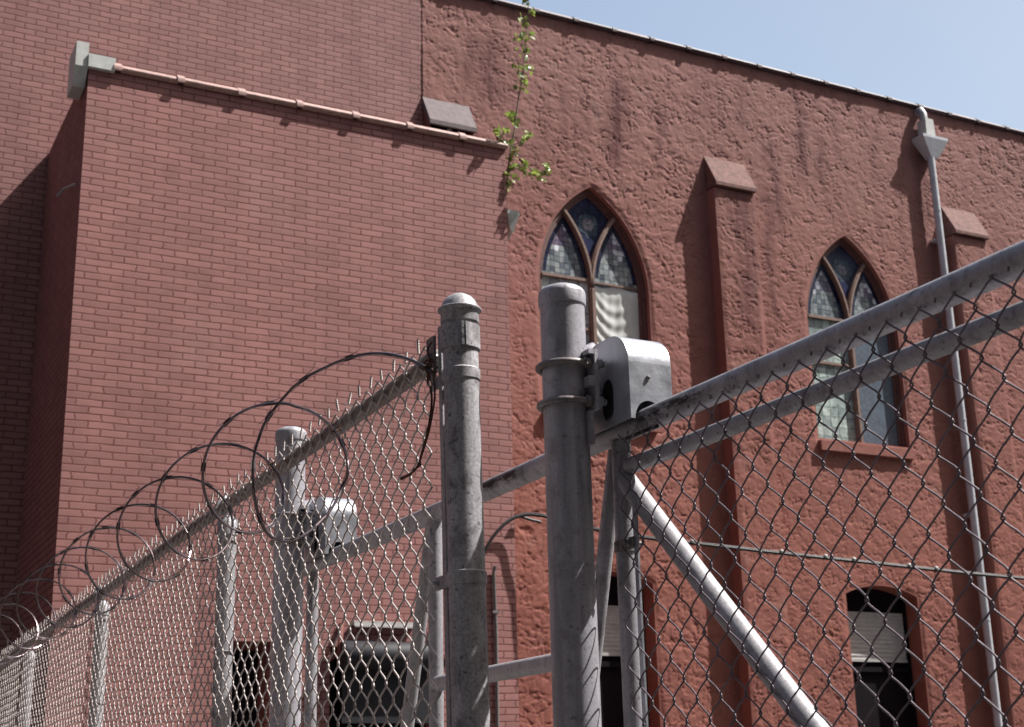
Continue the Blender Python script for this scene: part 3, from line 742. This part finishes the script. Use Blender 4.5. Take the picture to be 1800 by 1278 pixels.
# ------------------------------------------------------------------ chain link
def wires(u, va, vb, ztop, zbot, W=.0710, H=.071, r=.0018, seg=5, dep=.0030, warp=.004, barbs=0., seed=1, shear=0.):
    """One zigzag wire after another, hooked into its neighbour; va > vb. ztop/zbot are functions of v."""
    rs = np.random.default_rng(seed)
    n = int((va-vb)/(W/2))
    Vall = []; Fall = []; base = 0
    th = np.linspace(0, 2*PI, seg, endpoint=False)
    for k in range(n):
        vc = va - (k+.5)*W/2; zt = ztop(vc); m = int((zt-zbot)/(H/2))
        ph = k % 2
        pts = []
        amp = W/4 + r*1.9
        j = np.arange(0, m*6+1); th_ = j*PI/6
        tri = np.arcsin(.955*np.cos(th_))/np.arcsin(.955) * (1 if ph == 0 else -1)
        pts = np.stack([0*th_, vc + amp*tri, zt - th_/PI*H/2, dep*np.sin(th_)*(1 if ph == 0 else -1)], 1)
        P = np.array(pts)
        v = P[:,1]; z = P[:,2]; du = P[:,3]
        wv = warp*(np.sin(z*5.1+v*2.3+seed)+.6*np.sin(z*11.7-v*7.9)); wz = warp*(np.sin(v*6.3+z*3.1+seed*2)+.5*np.sin(v*17+z*9)); wu = warp*1.4*np.sin(v*3.7+z*4.3+seed)
        C = np.stack([u + du + wu + rs.normal(0, .0004, len(v)), v + wv, z + wz], 1)
        t = np.gradient(C, axis=0); t /= np.linalg.norm(t, axis=1)[:,None]
        X = np.cross(t, np.array([1.,0,0])); X /= np.linalg.norm(X, axis=1)[:,None]; Y = np.cross(t, X)
        ring = C[:,None,:] + r*(np.cos(th)[None,:,None]*X[:,None,:]+np.sin(th)[None,:,None]*Y[:,None,:])
        q = len(C); i = np.arange(q-1)[:,None]*seg; jj = np.arange(seg)[None,:]; j2 = (jj+1) % seg
        Fall.append((np.stack([i+jj, i+j2, i+seg+j2, i+seg+jj], -1).reshape(-1,4))+base); Vall.append(ring.reshape(-1,3)); base += q*seg
        if barbs and k % 2 == 1:                                   # two wire ends twisted together above the rail
            vj = vc + W/4; zb = ztop(vj); tl = np.linspace(0, 1, 15)
            lean = rs.normal(0, .07); leanu = rs.normal(0, .08); hgt = barbs*rs.uniform(.8, 1.15)
            for s in (0, PI):
                C = np.stack([u + .0022*np.cos(tl*22+s) + leanu*tl*hgt, vj + .0022*np.sin(tl*22+s) + lean*tl*hgt + (.005*(1 if s else -1))*np.clip((tl-.85)/.15,0,1), zb - .004 + tl*hgt], 1)
                t = np.gradient(C, axis=0); t /= np.linalg.norm(t, axis=1)[:,None]
                X = np.cross(t, np.array([1.,0,0])); X /= np.linalg.norm(X, axis=1)[:,None]; Y = np.cross(t, X)
                ring = C[:,None,:] + r*.75*(np.cos(th)[None,:,None]*X[:,None,:]+np.sin(th)[None,:,None]*Y[:,None,:])
                q = len(C); i = np.arange(q-1)[:,None]*seg
                Fall.append((np.stack([i+jj, i+j2, i+seg+j2, i+seg+jj], -1).reshape(-1,4))+base); Vall.append(ring.reshape(-1,3)); base += q*seg
    return np.concatenate(Vall), np.concatenate(Fall)
def mesh_np(name, V, F, mat, parent):
    V = V - world_loc(parent)
    me = bpy.data.meshes.new(name); me.vertices.add(len(V)); me.vertices.foreach_set('co', V.ravel())
    me.loops.add(F.size); me.loops.foreach_set('vertex_index', F.ravel().astype(np.int32))
    me.polygons.add(len(F)); me.polygons.foreach_set('loop_start', np.arange(0, F.size, 4, dtype=np.int32))
    me.update(calc_edges=True); me.polygons.foreach_set('use_smooth', np.ones(len(F), bool)); me.materials.append(mat)
    o = bpy.data.objects.new(name, me); COL.objects.link(o); o.parent = parent
    return o

# ------------------------------------------------------------------ fence
UF = 1.30
fence = thing('chain_link_fence', (UF, 4.6, 0), 'long chain link fence with twisted barbed top edge and rusty top rail', 'fence')
def rz(v): return 2.557 - .0155*(v-2.9) - .0035*max(0, v-4.5)          # the rail sags a little as it goes
vs = np.linspace(2.865, 11.6, 40)
rail = MB().tube([(UF, v, rz(v)) for v in vs], .0205, 16).build('top_rail', M['rusty_rail'], fence, smooth=40)
MB().lathe([(.024,-.055),(.0255,-.05),(.0255,0),(.027,.004),(.022,.02),(.006,.024)], (UF, 2.868, rz(2.868)), axis=(0,-1,0), seg=20).build('rail_end_cup', M['band'], rail, smooth=40)
# end post, leaning very slightly
def pv_(z): return 2.735 - (2.63-z)*.030
post = MB().tube([(UF, pv_(z), z) for z in np.linspace(0, 2.62, 14)], .0395, 36).build('end_post', M['galv_end'], fence, smooth=40)
def ring_on(b, z, h, r0, r1, seg=36, bev=.003, c=None):
    c = c or (UF, pv_(z), z)
    b.lathe([(r0,-h/2),(r1-bev,-h/2),(r1,-h/2+bev),(r1,h/2-bev),(r1-bev,h/2),(r0,h/2)], c, seg=seg)
b = MB(); zc = 2.606
b.lathe([(.0398,0),(.0432,.001),(.0436,.004),(.0428,.024),(.0440,.0265),(.0495,.0295),(.0500,.0325),(.0485,.0345),(.0425,.0360),(.0405,.0440),(.0355,.0540),(.0275,.0625),(.0170,.0685),(.008,.0708),(.001,.0712)], (UF, pv_(zc), zc), seg=40)
b.build('post_cap', M['galv_end'], post, smooth=32)
# wrapped clamp with open lips under the cap
b = MB(); z0, z1 = 2.543, 2.598; a0, a1 = math.radians(-97), math.radians(-108+360); n = 60
for (ra, rb) in ((.0400, .0445),):
    V = []; F = []
    for i in range(n+1):
        a = a0+(a1-a0)*i/n
        for (r_, z_) in ((ra,z0),(rb,z0),(rb,z1),(ra,z1)): V.append((UF+r_*math.cos(a), pv_(z_)+r_*math.sin(a), z_))
    for i in range(n):
        for q in range(4): F.append((4*i+q, 4*i+(q+1) % 4, 4*i+4+(q+1) % 4, 4*i+4+q))
    F += [(0,1,2,3), (4*n+3,4*n+2,4*n+1,4*n)]
    b.add(V, F)
for a in (a0, a1):
    ca, sa = math.cos(a), math.sin(a); ta = (-sa, ca)
    V = []
    for (r_, w_) in ((.041,-.0028),(.0495,-.0028),(.0495,.0028),(.041,.0028)):
        for z_ in (z0, z1): V.append((UF+r_*ca+w_*ta[0], pv_(z_)+r_*sa+w_*ta[1], z_))
    b.add(V, [(0,2,3,1),(2,4,5,3),(4,6,7,5),(6,0,1,7),(0,6,4,2),(1,3,5,7)])
b.build('post_clamp', M['galv_end'], post, smooth=32)
for z, h in ((2.484, .029), (2.034, .030), (1.45, .03), (.9, .03), (.35, .03)):
    b = MB(); ring_on(b, z, h, .038, .0425)
    pvz = pv_(z); b.box((UF-.028, pvz+.036, z-h/2+.001), (UF-.022, pvz+.105, z+h/2-.001)); b.box((UF+.004, pvz+.036, z-h/2+.001), (UF+.010, pvz+.105, z+h/2-.001))
    b.tube([(UF-.040, pvz+.085, z), (UF+.022, pvz+.085, z)], .0055, 8)
    b.build('tension_band', M['galv_end'], post, smooth=32)
# flat tension bar and the upright strap that carries the rail end
tb = lambda z: pv_(z) + .072 
b = MB()
V = []
for z in (.1, 2.40, 2.62):
    for dx, dy in ((-.004,-.009),(.002,-.009),(.002,.009),(-.004,.009)): V.append((UF-.014+dx, tb(z)+dy, z))
b.add(V, [(0,1,5,4),(1,2,6,5),(2,3,7,6),(3,0,4,7),(4,5,9,8),(5,6,10,9),(6,7,11,10),(7,4,8,11),(0,3,2,1),(8,9,10,11)])
b.build('tension_bar', M['galv_end'], fence)
b = MB(); b.box((UF-.0285, tb(2.5)+.012, 2.49), (UF-.022, tb(2.5)+.052, 2.60)); b.tube([(UF-.034, tb(2.5)+.03, 2.555), (UF+.01, tb(2.5)+.03, 2.555)], .008, 8); b.build('rail_strap', M['band'], fence)
V, F = wires(UF-.0262, 11.55, 2.815, lambda v: rz(v)+.028, .06, W=.0755, H=.074, r=.0023, barbs=.032, seed=3, warp=.0035)
mesh_np('chain_link_mesh', V, F, M['wire_fence'], fence)
for i, v in enumerate((4.583, 6.53, 8.45, 10.4)):
    zt = rz(v)
    p = MB().tube([(UF+.012, v-.012, z) for z in (0, 1.0, zt-.055)], .0305, 24).build('line_post', M['galv_fence'], fence, smooth=40)
    b = MB(); b.lathe([(.0305,-.045),(.0335,-.042),(.0335,0),(.031,.004),(.022,.018),(.012,.024)], (UF+.012, v-.012, zt-.055), seg=24)
    b.lathe([(.021,-.016),(.0275,-.014),(.0275,.014),(.021,.016)], (UF, v, zt), axis=(0,1,0), seg=20); b.tube([(UF, v-.012, zt+.018), (UF, v-.012, zt+.036)], [.014,.004], 10)
    b.build('loop_cap', M['galv_fence'], p, smooth=40)
    for z in np.arange(zt-.12, .3, -.36):
        a = np.linspace(-2.6, 2.6, 18)[::-1] + PI; MB().tube([(UF+.012+.033*math.cos(t), v-.012+.033*math.sin(t), z+.004*math.sin(3*t)) for t in a], .0022, 6).build('tie_wire', M['band'], p)
for v in (2.99, 3.36, 3.83, 4.32, 4.86, 5.4, 5.95, 6.8, 7.4):
    b = MB(); a = np.linspace(-.6, 5.2, 22); b.tube([(UF+.0245*math.cos(t), v+.012*t/5, rz(v)+.0245*math.sin(t)) for t in a], .0018, 6)
    b.tube([(UF-.016, v-.003, rz(v)+.0185), (UF-.03, v+.02, rz(v)+.03), (UF-.02, v+.045, rz(v)+.034)], .0018, 6)
    b.build('tie_wire', M['wire_fence'], rail)

# ------------------------------------------------------------------ razor wire coil on the fence
K = .896
def coil(phi):
    uc, zc, zs, R, p, v0 = 1.2273, 2.5169, .0084, .1665, .5587, 3.4027
    v = v0 - p*phi/(2*PI)
    P = np.stack([uc - R*np.cos(phi), v, 1.6 + (zc-1.6) + zs*(v-3) + R*np.sin(phi)], -1)
    return np.stack([P[...,0]*K, P[...,1]*K, 1.6+(P[...,2]-1.6)*K], -1)
rzr = thing('razor_wire', (1.1, 3.0, 2.4), 'coil of dark steel razor wire tied along the top of the fence', 'razor wire')
NT = 14
def near_end():
    px = [(613,805),(611,838),(603,853),(595,872),(584,893),(564,917),(539,938),(516,950),(491,952),(471,938),(457,912),(447,873),(445,838),(447,800),(455,772),(468,738),(497,701),(527,670),(567,648),(614,628),(661,620),(708,627),(740,641),(754,649)]
    ph = [-3.14,-2.85,-2.7,-2.5,-2.28,-1.98,-1.68,-1.42,-1.14,-.88,-.6,-.28,0,.25,.42,.62,.92,1.15,1.40,1.68,1.95,2.25,2.5,2.62]
    q = [onu(x, y, K*(1.2273-.1665*math.cos(p))) for (x, y), p in zip(px, ph)]
    return catmull(q, 6), np.array(catmull([np.array([p,0,0]) for p in ph], 6))[:,0]
phi = np.linspace(-2*PI*NT, -3.3, 60*NT)
C1, ph1 = near_end(); C = np.concatenate([coil(phi), C1]); phi = np.concatenate([phi, ph1])
ker = np.ones(7)/7; k0 = len(C)-len(C1)
for ax in range(3):
    sm = np.convolve(C[:,ax], ker, 'same'); C[k0-12:-8,ax] = sm[k0-12:-8]
b = MB(); b.tube(C, .0036, 6)
off = C.copy(); off[:,1] += .0055; off[:,2] += .0012*np.sin(phi*3); b.tube(off, .0028, 6)
b.build('core_wire', M['razor'], rzr, smooth=60)
V = []; F = []
arc = np.concatenate([[0], np.cumsum(np.linalg.norm(np.diff(C, axis=0), axis=1))])
for s in np.arange(.05, arc[-1], .125):
    i = int(np.searchsorted(arc, s)); i = min(max(i, 1), len(C)-2)
    t = C[i+1]-C[i-1]; t /= np.linalg.norm(t); ph = phi[i]
    rad = np.array([-math.cos(ph), 0, math.sin(ph)]); side = np.cross(t, rad); side /= np.linalg.norm(side)
    tw = random.uniform(-.5, .5); nrm = rad*math.cos(tw)+side*math.sin(tw); sd = np.cross(t, nrm)
    # flat barb plate with four swept points
    k = len(V); th_ = .0006
    outl = [(-.007,.0035),(-.036,.0125),(-.011,.0062),(.011,.0062),(.036,.0125),(.007,.0035),(.007,-.0035),(.036,-.0125),(.011,-.0062),(-.011,-.0062),(-.036,-.0125),(-.007,-.0035)]
    for sgn in (-1, 1):
        for a, q in outl: V.append(C[i] + t*a + sd*0 + nrm*q*1.0 + sd*sgn*th_)
    n_ = len(outl)
    for a, c_, d_ in ((0,1,2),(0,2,9),(0,9,11),(11,9,10),(2,3,8),(2,8,9),(3,5,6),(3,6,8),(3,4,5),(6,7,8)):
        F.append((k+a, k+c_, k+d_)); F.append((k+n_+d_, k+n_+c_, k+n_+a))
    for a in range(n_): F.append((k+a, k+(a+1) % n_, k+n_+(a+1) % n_, k+n_+a))
b = MB(); b.add(np.array(V), F); o = b.build('barbs', M['barb'], rzr, recalc=False); o['kind'] = 'stuff'
for ph in (-.35, -.35-2*PI, -.35-4*PI):
    b = MB()
    q = C[-1] if ph == -.35 else coil(np.array([ph+2.95]))[0]
    b.tube([q+np.array([.006,0,.012]), q+np.array([-.010,.004,.004]), q+np.array([-.004,-.004,-.012]), q+np.array([.012,0,-.006]), q+np.array([.02,.0,.008])], .003, 6)
    b.build('tie_wire', M['rust_wire'], rzr)

# loose rusty wire ends dangling from the rail end
lw = MB()
w1 = [(757,640,1.262),(755,668,1.258),(759,700,1.255),(756,735,1.25),(750,765,1.247),(742,795,1.245),(735,818,1.24),(722,833,1.236),(705,842,1.235)]
w2 = [(758,642,1.264),(763,668,1.258),(764,700,1.255),(757,745,1.25),(748,780,1.246),(739,808,1.243),(739,818,1.24),(726,826,1.236)]
w3 = [(760,600,1.268),(752,615,1.262),(756,640,1.262),(752,655,1.26),(752,675,1.26)]
for w_, r_ in ((w1, .0026), (w2, .0022), (w3, .002)): lw.tube(catmull([onu(x, y, u) for x, y, u in w_], 5), r_, 6)
for k in range(5):
    q = onu(752+4*math.sin(k*2.), 640+3*math.cos(k*2.6), 1.258); a = np.linspace(0, 5.5, 14)
    lw.tube([(q.x+.007*math.sin(t)*.6, q.y+.010*math.cos(t+k), q.z+.009*math.sin(t+k*.7)) for t in a], .0022, 5)
q1, q2 = onu(705.5,841.5,1.2345), onu(722,833,1.2355); lw.tube([q1, q2], [.0042, .0034], 6)
lw = lw.build('loose_wire', M['rust_wire'], None, smooth=60, origin=onu(757,640,1.262))
tag(lw, 'rusty loose wire knotted to the rail end and dangling over the mesh', 'wire')

# ------------------------------------------------------------------ cantilever sliding gate
UG = 1.65
gate = thing('sliding_gate', (UG, 1.0, .05), 'cantilever sliding gate of grey pipe frame with dark chain link infill', 'gate')
ZR = 2.366
MB().tube([(UG, v, ZR + .0015*math.sin(v*3)) for v in np.linspace(4.80, -.8, 30)], .0262, 28).build('top_rail', M['galv_rail'], gate, smooth=40)
MB().tube([(UG+.004, 2.615, 2.284), (UG+.004, -.8, 2.279)], .0185, 20).build('frame_rail', M['galv_rail'], gate, smooth=40)
MB().tube([(UG, 3.655, 1.889), (UG, 2.7995, 1.889)], .0215, 20).build('middle_rail', M['galv_fence'], gate, smooth=40)
MB().tube([(UG, 4.80, .16), (UG, -.8, .16)], .0262, 20).build('bottom_rail', M['galv_fence'], gate, smooth=40)
for v, r in ((2.640, .0222), (3.655, .0205), (4.683, .0205), (-.75, .022)):
    MB().tube([(UG, v, .188), (UG, v, 1.2), (UG, v, ZR-.022)], r, 22).build('stile', M['galv_rail'], gate, smooth=40)
def brace(a, c, r, mat='galv_fence'): return MB().tube([a, ((np.array(a)+np.array(c))/2), c], r, 22).build('brace', M[mat], gate, smooth=40)
brace((UG+.004, 2.632, 2.255), (UG+.004, .50, .19), .0238)
brace((UG, 2.660, 2.330), (UG, 2.7995, 1.878), .0185, 'galv_rail')
MB().tube([(UG, 2.7995, 1.878), (UG, 3.34, .19)], .0185, 20).build('brace', M['galv_rail'], gate, smooth=40)
brace((UG, 3.672, 2.335), (UG, 4.40, .19), .0195)
for z in (2.107, 1.6, 1.1, .6):
    b = MB(); b.lathe([(.022,-.012),(.0258,-.011),(.0258,.011),(.022,.012)], (UG, 2.64, z), seg=26); b.box((UG-.016, 2.566, z-.011), (UG-.011, 2.625, z+.011)); b.box((UG-.0265, 2.566, z-.011), (UG-.0218, 2.625, z+.011))
    b.tube([(UG-.042, 2.585, z), (UG+.004, 2.585, z)], .005, 8); b.lathe([(.010,-.004),(.010,.004)], (UG-.031, 2.585, z), axis=(1,0,0), seg=6)
    b.build('tension_band', M['band'], gate, smooth=32)
MB().box((UG-.0215, 2.5585, .2), (UG-.0165, 2.5725, 2.19)).build('tension_bar', M['bright_galv'], gate)
V, F = wires(UG-.028, 2.60, -.72, lambda v: 2.347, .19, W=.079, H=.083, r=.0019, seed=11, warp=.0022, dep=.0032)
b = MB()
for k in range(41):                                               # each top bend is hooked up to the rail
    v = 2.60 - .0790*(k+.5)
    b.tube([(UG-.0290, v+.004, 2.342), (UG-.0300, v+.001, 2.349)], .0023, 6)
Vh = np.concatenate(b.v); Fh = np.array([f for f in b.f if len(f) == 4])
mesh_np('chain_link_mesh', np.concatenate([V, Vh]), np.concatenate([F, Fh+len(V)]), M['wire_gate'], gate)
# grease-blackened edge weld under the rail beside the first stile
b = MB(); b.tube([(UG-.01, 2.60, 2.342), (UG-.012, 2.47, 2.3395)], .004, 6); b.build('weld_strip', M['black'], gate)

# ------------------------------------------------------------------ gate posts with roller brackets
def gate_post(v, ztop, label):
    UP = 1.53; R = .0508
    t = thing('gate_post', (UP, v, 0), label, 'gate post', 'posts carrying the sliding gate')
    MB().tube([(UP, v, z) for z in (0, 1.0, 2.0, ztop-.012)], R, 48).build('pipe', M['galv'], t, smooth=40)
    b = MB(); b.lathe([(.0515,-.034),(.0540,-.033),(.0545,-.030),(.0545,-.006),(.0535,-.001),(.0500,.0045),(.042,.0105),(.030,.0155),(.016,.0185),(.001,.0195)], (UP, v, ztop-.012), seg=48)
    b.build('post_cap', M['galv'], t, smooth=30)
    zs_ = (2.512, 2.424)
    for z in zs_:
        b = MB()
        a = np.linspace(PI/2, 1.5*PI, 30); rr = R+.0075
        pts = [(1.594, v+rr, z)] + [(UP + rr*math.cos(q), v + rr*math.sin(q), z) for q in a] + [(1.594, v-rr, z)]
        u_ = b.tube(pts, .0078, 12).build('u_bolt', M['band'], t, smooth=45)
        for sy in (-1, 1):
            MB().lathe([(.0135,0),(.0135,.013),(.008,.0135),(.008,.024)], (1.575, v+sy*(R+.0075), z), axis=(1,0,0), seg=6).build('nut', M['bright_galv'], u_)
            MB().lathe([(.0135,0),(.0135,.012)], (1.548, v+sy*(R+.0075), z), axis=(1,0,0), seg=6).build('nut', M['band'], u_)
    b = MB(); b.box((1.565, v-.076, 2.402), (1.574, v+.085, 2.540)); b.box((1.550, v-.0755, 2.4555), (1.5645, v+.0845, 2.478)); b.box((1.550, v-.0755, 2.529), (1.5645, v+.0845, 2.5395)); b.box((1.5745, v+.062, 2.45), (1.6055, v+.084, 2.52))
    pl = b.build('bracket_plate', M['galv'], t)
    b = MB(); b.box((1.555, v-.062, 2.325), (1.5645, v-.030, 2.4015)); b.build('bracket_arm', M['galv'], t)
    # roller inside the cover
    b = MB(); b.lathe([(.012,-.005),(.046,-.004),(.048,.002),(.040,.022),(.040,.05),(.048,.07),(.046,.076),(.012,.077)], (1.614, v-.040, 2.436), axis=(1,0,0), seg=28)
    b.tube([(1.580, v-.040, 2.436), (1.712, v-.040, 2.436)], .010, 10); b.build('roller', M['black'], t, smooth=40)
    # cover: bent sheet over the roller, open below, notched for the rail
    v0, v1, z0, z1 = v-.150, v+.055, 2.368, 2.572; ua, ub = 1.606, 1.716; rc = .076; ms = .003
    def prof(o):
        P = [(v0+o, z0)]
        P += [(v0+rc - (rc-o)*math.cos(q), z1-rc + (rc-o)*math.sin(q)) for q in np.linspace(0, PI/2, 14)]
        P += [(v1-rc + (rc-o)*math.sin(q), z1-rc + (rc-o)*math.cos(q)) for q in np.linspace(0, PI/2, 14)]
        P += [(v1-o, z0)]
        return P
    A = prof(0); Bq = prof(ms)
    b = MB()
    n = len(A)
    # curved sheet above the straight front and rear
    V = [(ua, *p) for p in A[1:-1]]+[(ub, *p) for p in A[1:-1]]+[(ua, *p) for p in Bq[1:-1]]+[(ub, *p) for p in Bq[1:-1]]; k = n-2
    F = []
    for i in range(k-1): F += [(i, i+1, k+i+1, k+i), (2*k+i, 3*k+i, 3*k+i+1, 2*k+i+1), (i, 2*k+i, 2*k+i+1, i+1), (k+i, k+i+1, 3*k+i+1, 3*k+i)]
    b.add(V, F)
    zj = z1-rc
    rcut = .037; cc = UG+.004
    a = np.linspace(PI, 0, 18)
    notch = [(ua, zj), (ua, z0)] + [(cc+rcut*math.cos(q), z0+rcut*math.sin(q)*1.15) for q in a] + [(ub, z0), (ub, zj)]
    b.prism(notch, lambda p, d: (p[0], d, p[1]), v0, v0+ms); b.prism(notch, lambda p, d: (p[0], d, p[1]), v1-ms, v1)
    # cheek facing the post, with a slotted hole
    slot = [(v-.056+.024*math.cos(q), 2.43 + .018*(1 if math.sin(q) > 0 else -1) + .030*math.sin(q)) for q in np.linspace(0, 2*PI, 28, endpoint=False)]
    cheek = [(v0+.002, z0)] + [(v0+rc-(rc-.002)*math.cos(q), z1-rc+(rc-.002)*math.sin(q)) for q in np.linspace(0, PI/2, 14)] + [(v1-rc+(rc-.002)*math.sin(q), z1-rc+(rc-.002)*math.cos(q)) for q in np.linspace(0, PI/2, 14)] + [(v1-.002, z0)]
    b.prism(cheek, lambda p, d: (d, p[0], p[1]), ua+.0005, ua+ms, holes=[slot])
    b.prism(cheek, lambda p, d: (d, p[0], p[1]), ub-ms, ub-.0005)
    cov = b.build('roller_cover', M['bright_galv'], t, smooth=25)
    b = MB(); b.lathe([(.0,.0),(.0045,.0),(.0055,.002),(.004,.0045),(.0005,.0055)], (cc, v0-.0002, 2.463), axis=(0,-1,0), seg=10); b.build('cover_bolt', M['band'], cov)
    # crumpled lip of sheet at the back of the cover, above the bracket
    b = MB(); V = []; F = []
    for i in range(9):
        q = i/8
        for j in range(5):
            w_ = j/4; V.append((1.555+.070*w_, v+.052-.075*q, 2.570+.018*math.sin(q*5.2)+.010*w_*math.cos(q*3) - .030*(1-w_)))
    for i in range(8):
        for j in range(4): k0 = i*5+j; F.append((k0, k0+1, k0+6, k0+5))
    V2_ = [(p[0], p[1], p[2]-.0025) for p in V]; nn = len(V)
    b.add(V+V2_, F+[tuple(nn+i for i in reversed(f_)) for f_ in F]); b.build('cover_flap', M['galv'], cov, recalc=False)
    return t
gate_post(2.672, 2.703, 'tall grey steel gate post with roller cover beside the near end of the mesh gate')
gate_post(4.588, 2.820, 'grey steel gate post seen through the fence mesh behind the razor wire')

# ------------------------------------------------------------------ unseen blocks added behind and left of the viewer to cut sky light
row = thing('sky_blocker', (0, -9, 0), 'unseen brown block with dark windows, added behind the camera to block sky light', 'building')
b = MB(); b.box((-34, -20, 0), (75, -9, 17)); b.build('wall', plain_mat('blocker_brown', (.11,.075,.06), .9, var=.3, scale=2), row)
for i in range(26):
    for zz in (1.2, 4.6, 8.0, 11.4, 14.4): MB().box((-32+i*4.1, -8.995, zz), (-30.6+i*4.1, -8.95, zz+2.0)).build('window', M['dark'], row)
side = thing('sky_blocker', (-16, 0, 0), 'unseen dark grey block on the left, added to block sky light', 'building')  # added out of view; its dark colour keeps bounced light low
b = MB(); b.box((-28, -8, 0), (-13, 13.6, 15)); b.build('wall', plain_mat('blocker_dark_grey', (.045,.042,.05), .9, var=.3, scale=2), side)
for i in range(4):
    for zz in (1.2, 4.6, 8.0, 11.4): MB().box((-13.05, -6.5+i*4.6, zz), (-12.995, -5.1+i*4.6, zz+2.0)).build('window', M['dark'], side)
# ------------------------------------------------------------------ light, sky, camera
SUN = Vector((.536, -.233, .811)).normalized()                    # towards the sun
w = bpy.data.worlds.new('World'); S.world = w; w.use_nodes = True
nt = w.node_tree; bg = nt.nodes['Background']
sky = nt.nodes.new('ShaderNodeTexSky'); sky.sky_type = 'NISHITA'; sky.sun_disc = False
sky.sun_elevation = math.asin(SUN.z); sky.sun_rotation = math.atan2(SUN.x, SUN.y)
sky.air_density = 1.0; sky.dust_density = 4.0; sky.ozone_density = 1.0; sky.altitude = 50
tc = nt.nodes.new('ShaderNodeTexCoord'); sx = nt.nodes.new('ShaderNodeSeparateXYZ'); nt.links.new(tc.outputs['Generated'], sx.inputs[0])
hz = ramp(nt, math_n(nt, 'ADD', sx.outputs[1], math_n(nt, 'MULTIPLY', noise(nt, tc.outputs['Generated'], 2.2, 5), .25)), -.1, .9)
hv = nt.nodes.new('ShaderNodeVectorMath'); hv.operation = 'SCALE'; nt.links.new(sky.outputs[0], hv.inputs[0]); nt.links.new(ramp(nt, hz, 0, 1, .92, 1.85), hv.inputs['Scale'])
hm = nt.nodes.new('ShaderNodeVectorMath'); hm.operation = 'MULTIPLY'; nt.links.new(hv.outputs[0], hm.inputs[0]); hm.inputs[1].default_value = (1.03, 1.0, .90)
nt.links.new(hm.outputs[0], bg.inputs[0]); bg.inputs[1].default_value = .072
sl = bpy.data.lights.new('sun', 'SUN'); sl.energy = 5.0; sl.angle = math.radians(.53); sl.color = (1, .965, .925)
so = bpy.data.objects.new('sun', sl); COL.objects.link(so); so.rotation_euler = SUN.to_track_quat('Z', 'Y').to_euler(); so.location = (8, -6, 20)

cam = bpy.data.cameras.new('camera'); co = bpy.data.objects.new('camera', cam); COL.objects.link(co)
m4 = CAMR.to_4x4(); m4.translation = EYE; co.matrix_world = m4
cam.lens = 50; cam.sensor_width = 36; cam.sensor_fit = 'HORIZONTAL'; cam.clip_start = .05; cam.clip_end = 1000
cam.dof.use_dof = True; cam.dof.focus_distance = 3.6; cam.dof.aperture_fstop = 10
S.camera = co
S.view_settings.view_transform = 'Standard'; S.view_settings.look = 'None'; S.view_settings.gamma = 1; S.view_settings.use_curve_mapping = False
S.view_settings.exposure = 0.79
S.cycles.max_bounces = 8; S.cycles.transparent_max_bounces = 8
S.cycles.use_denoising = True
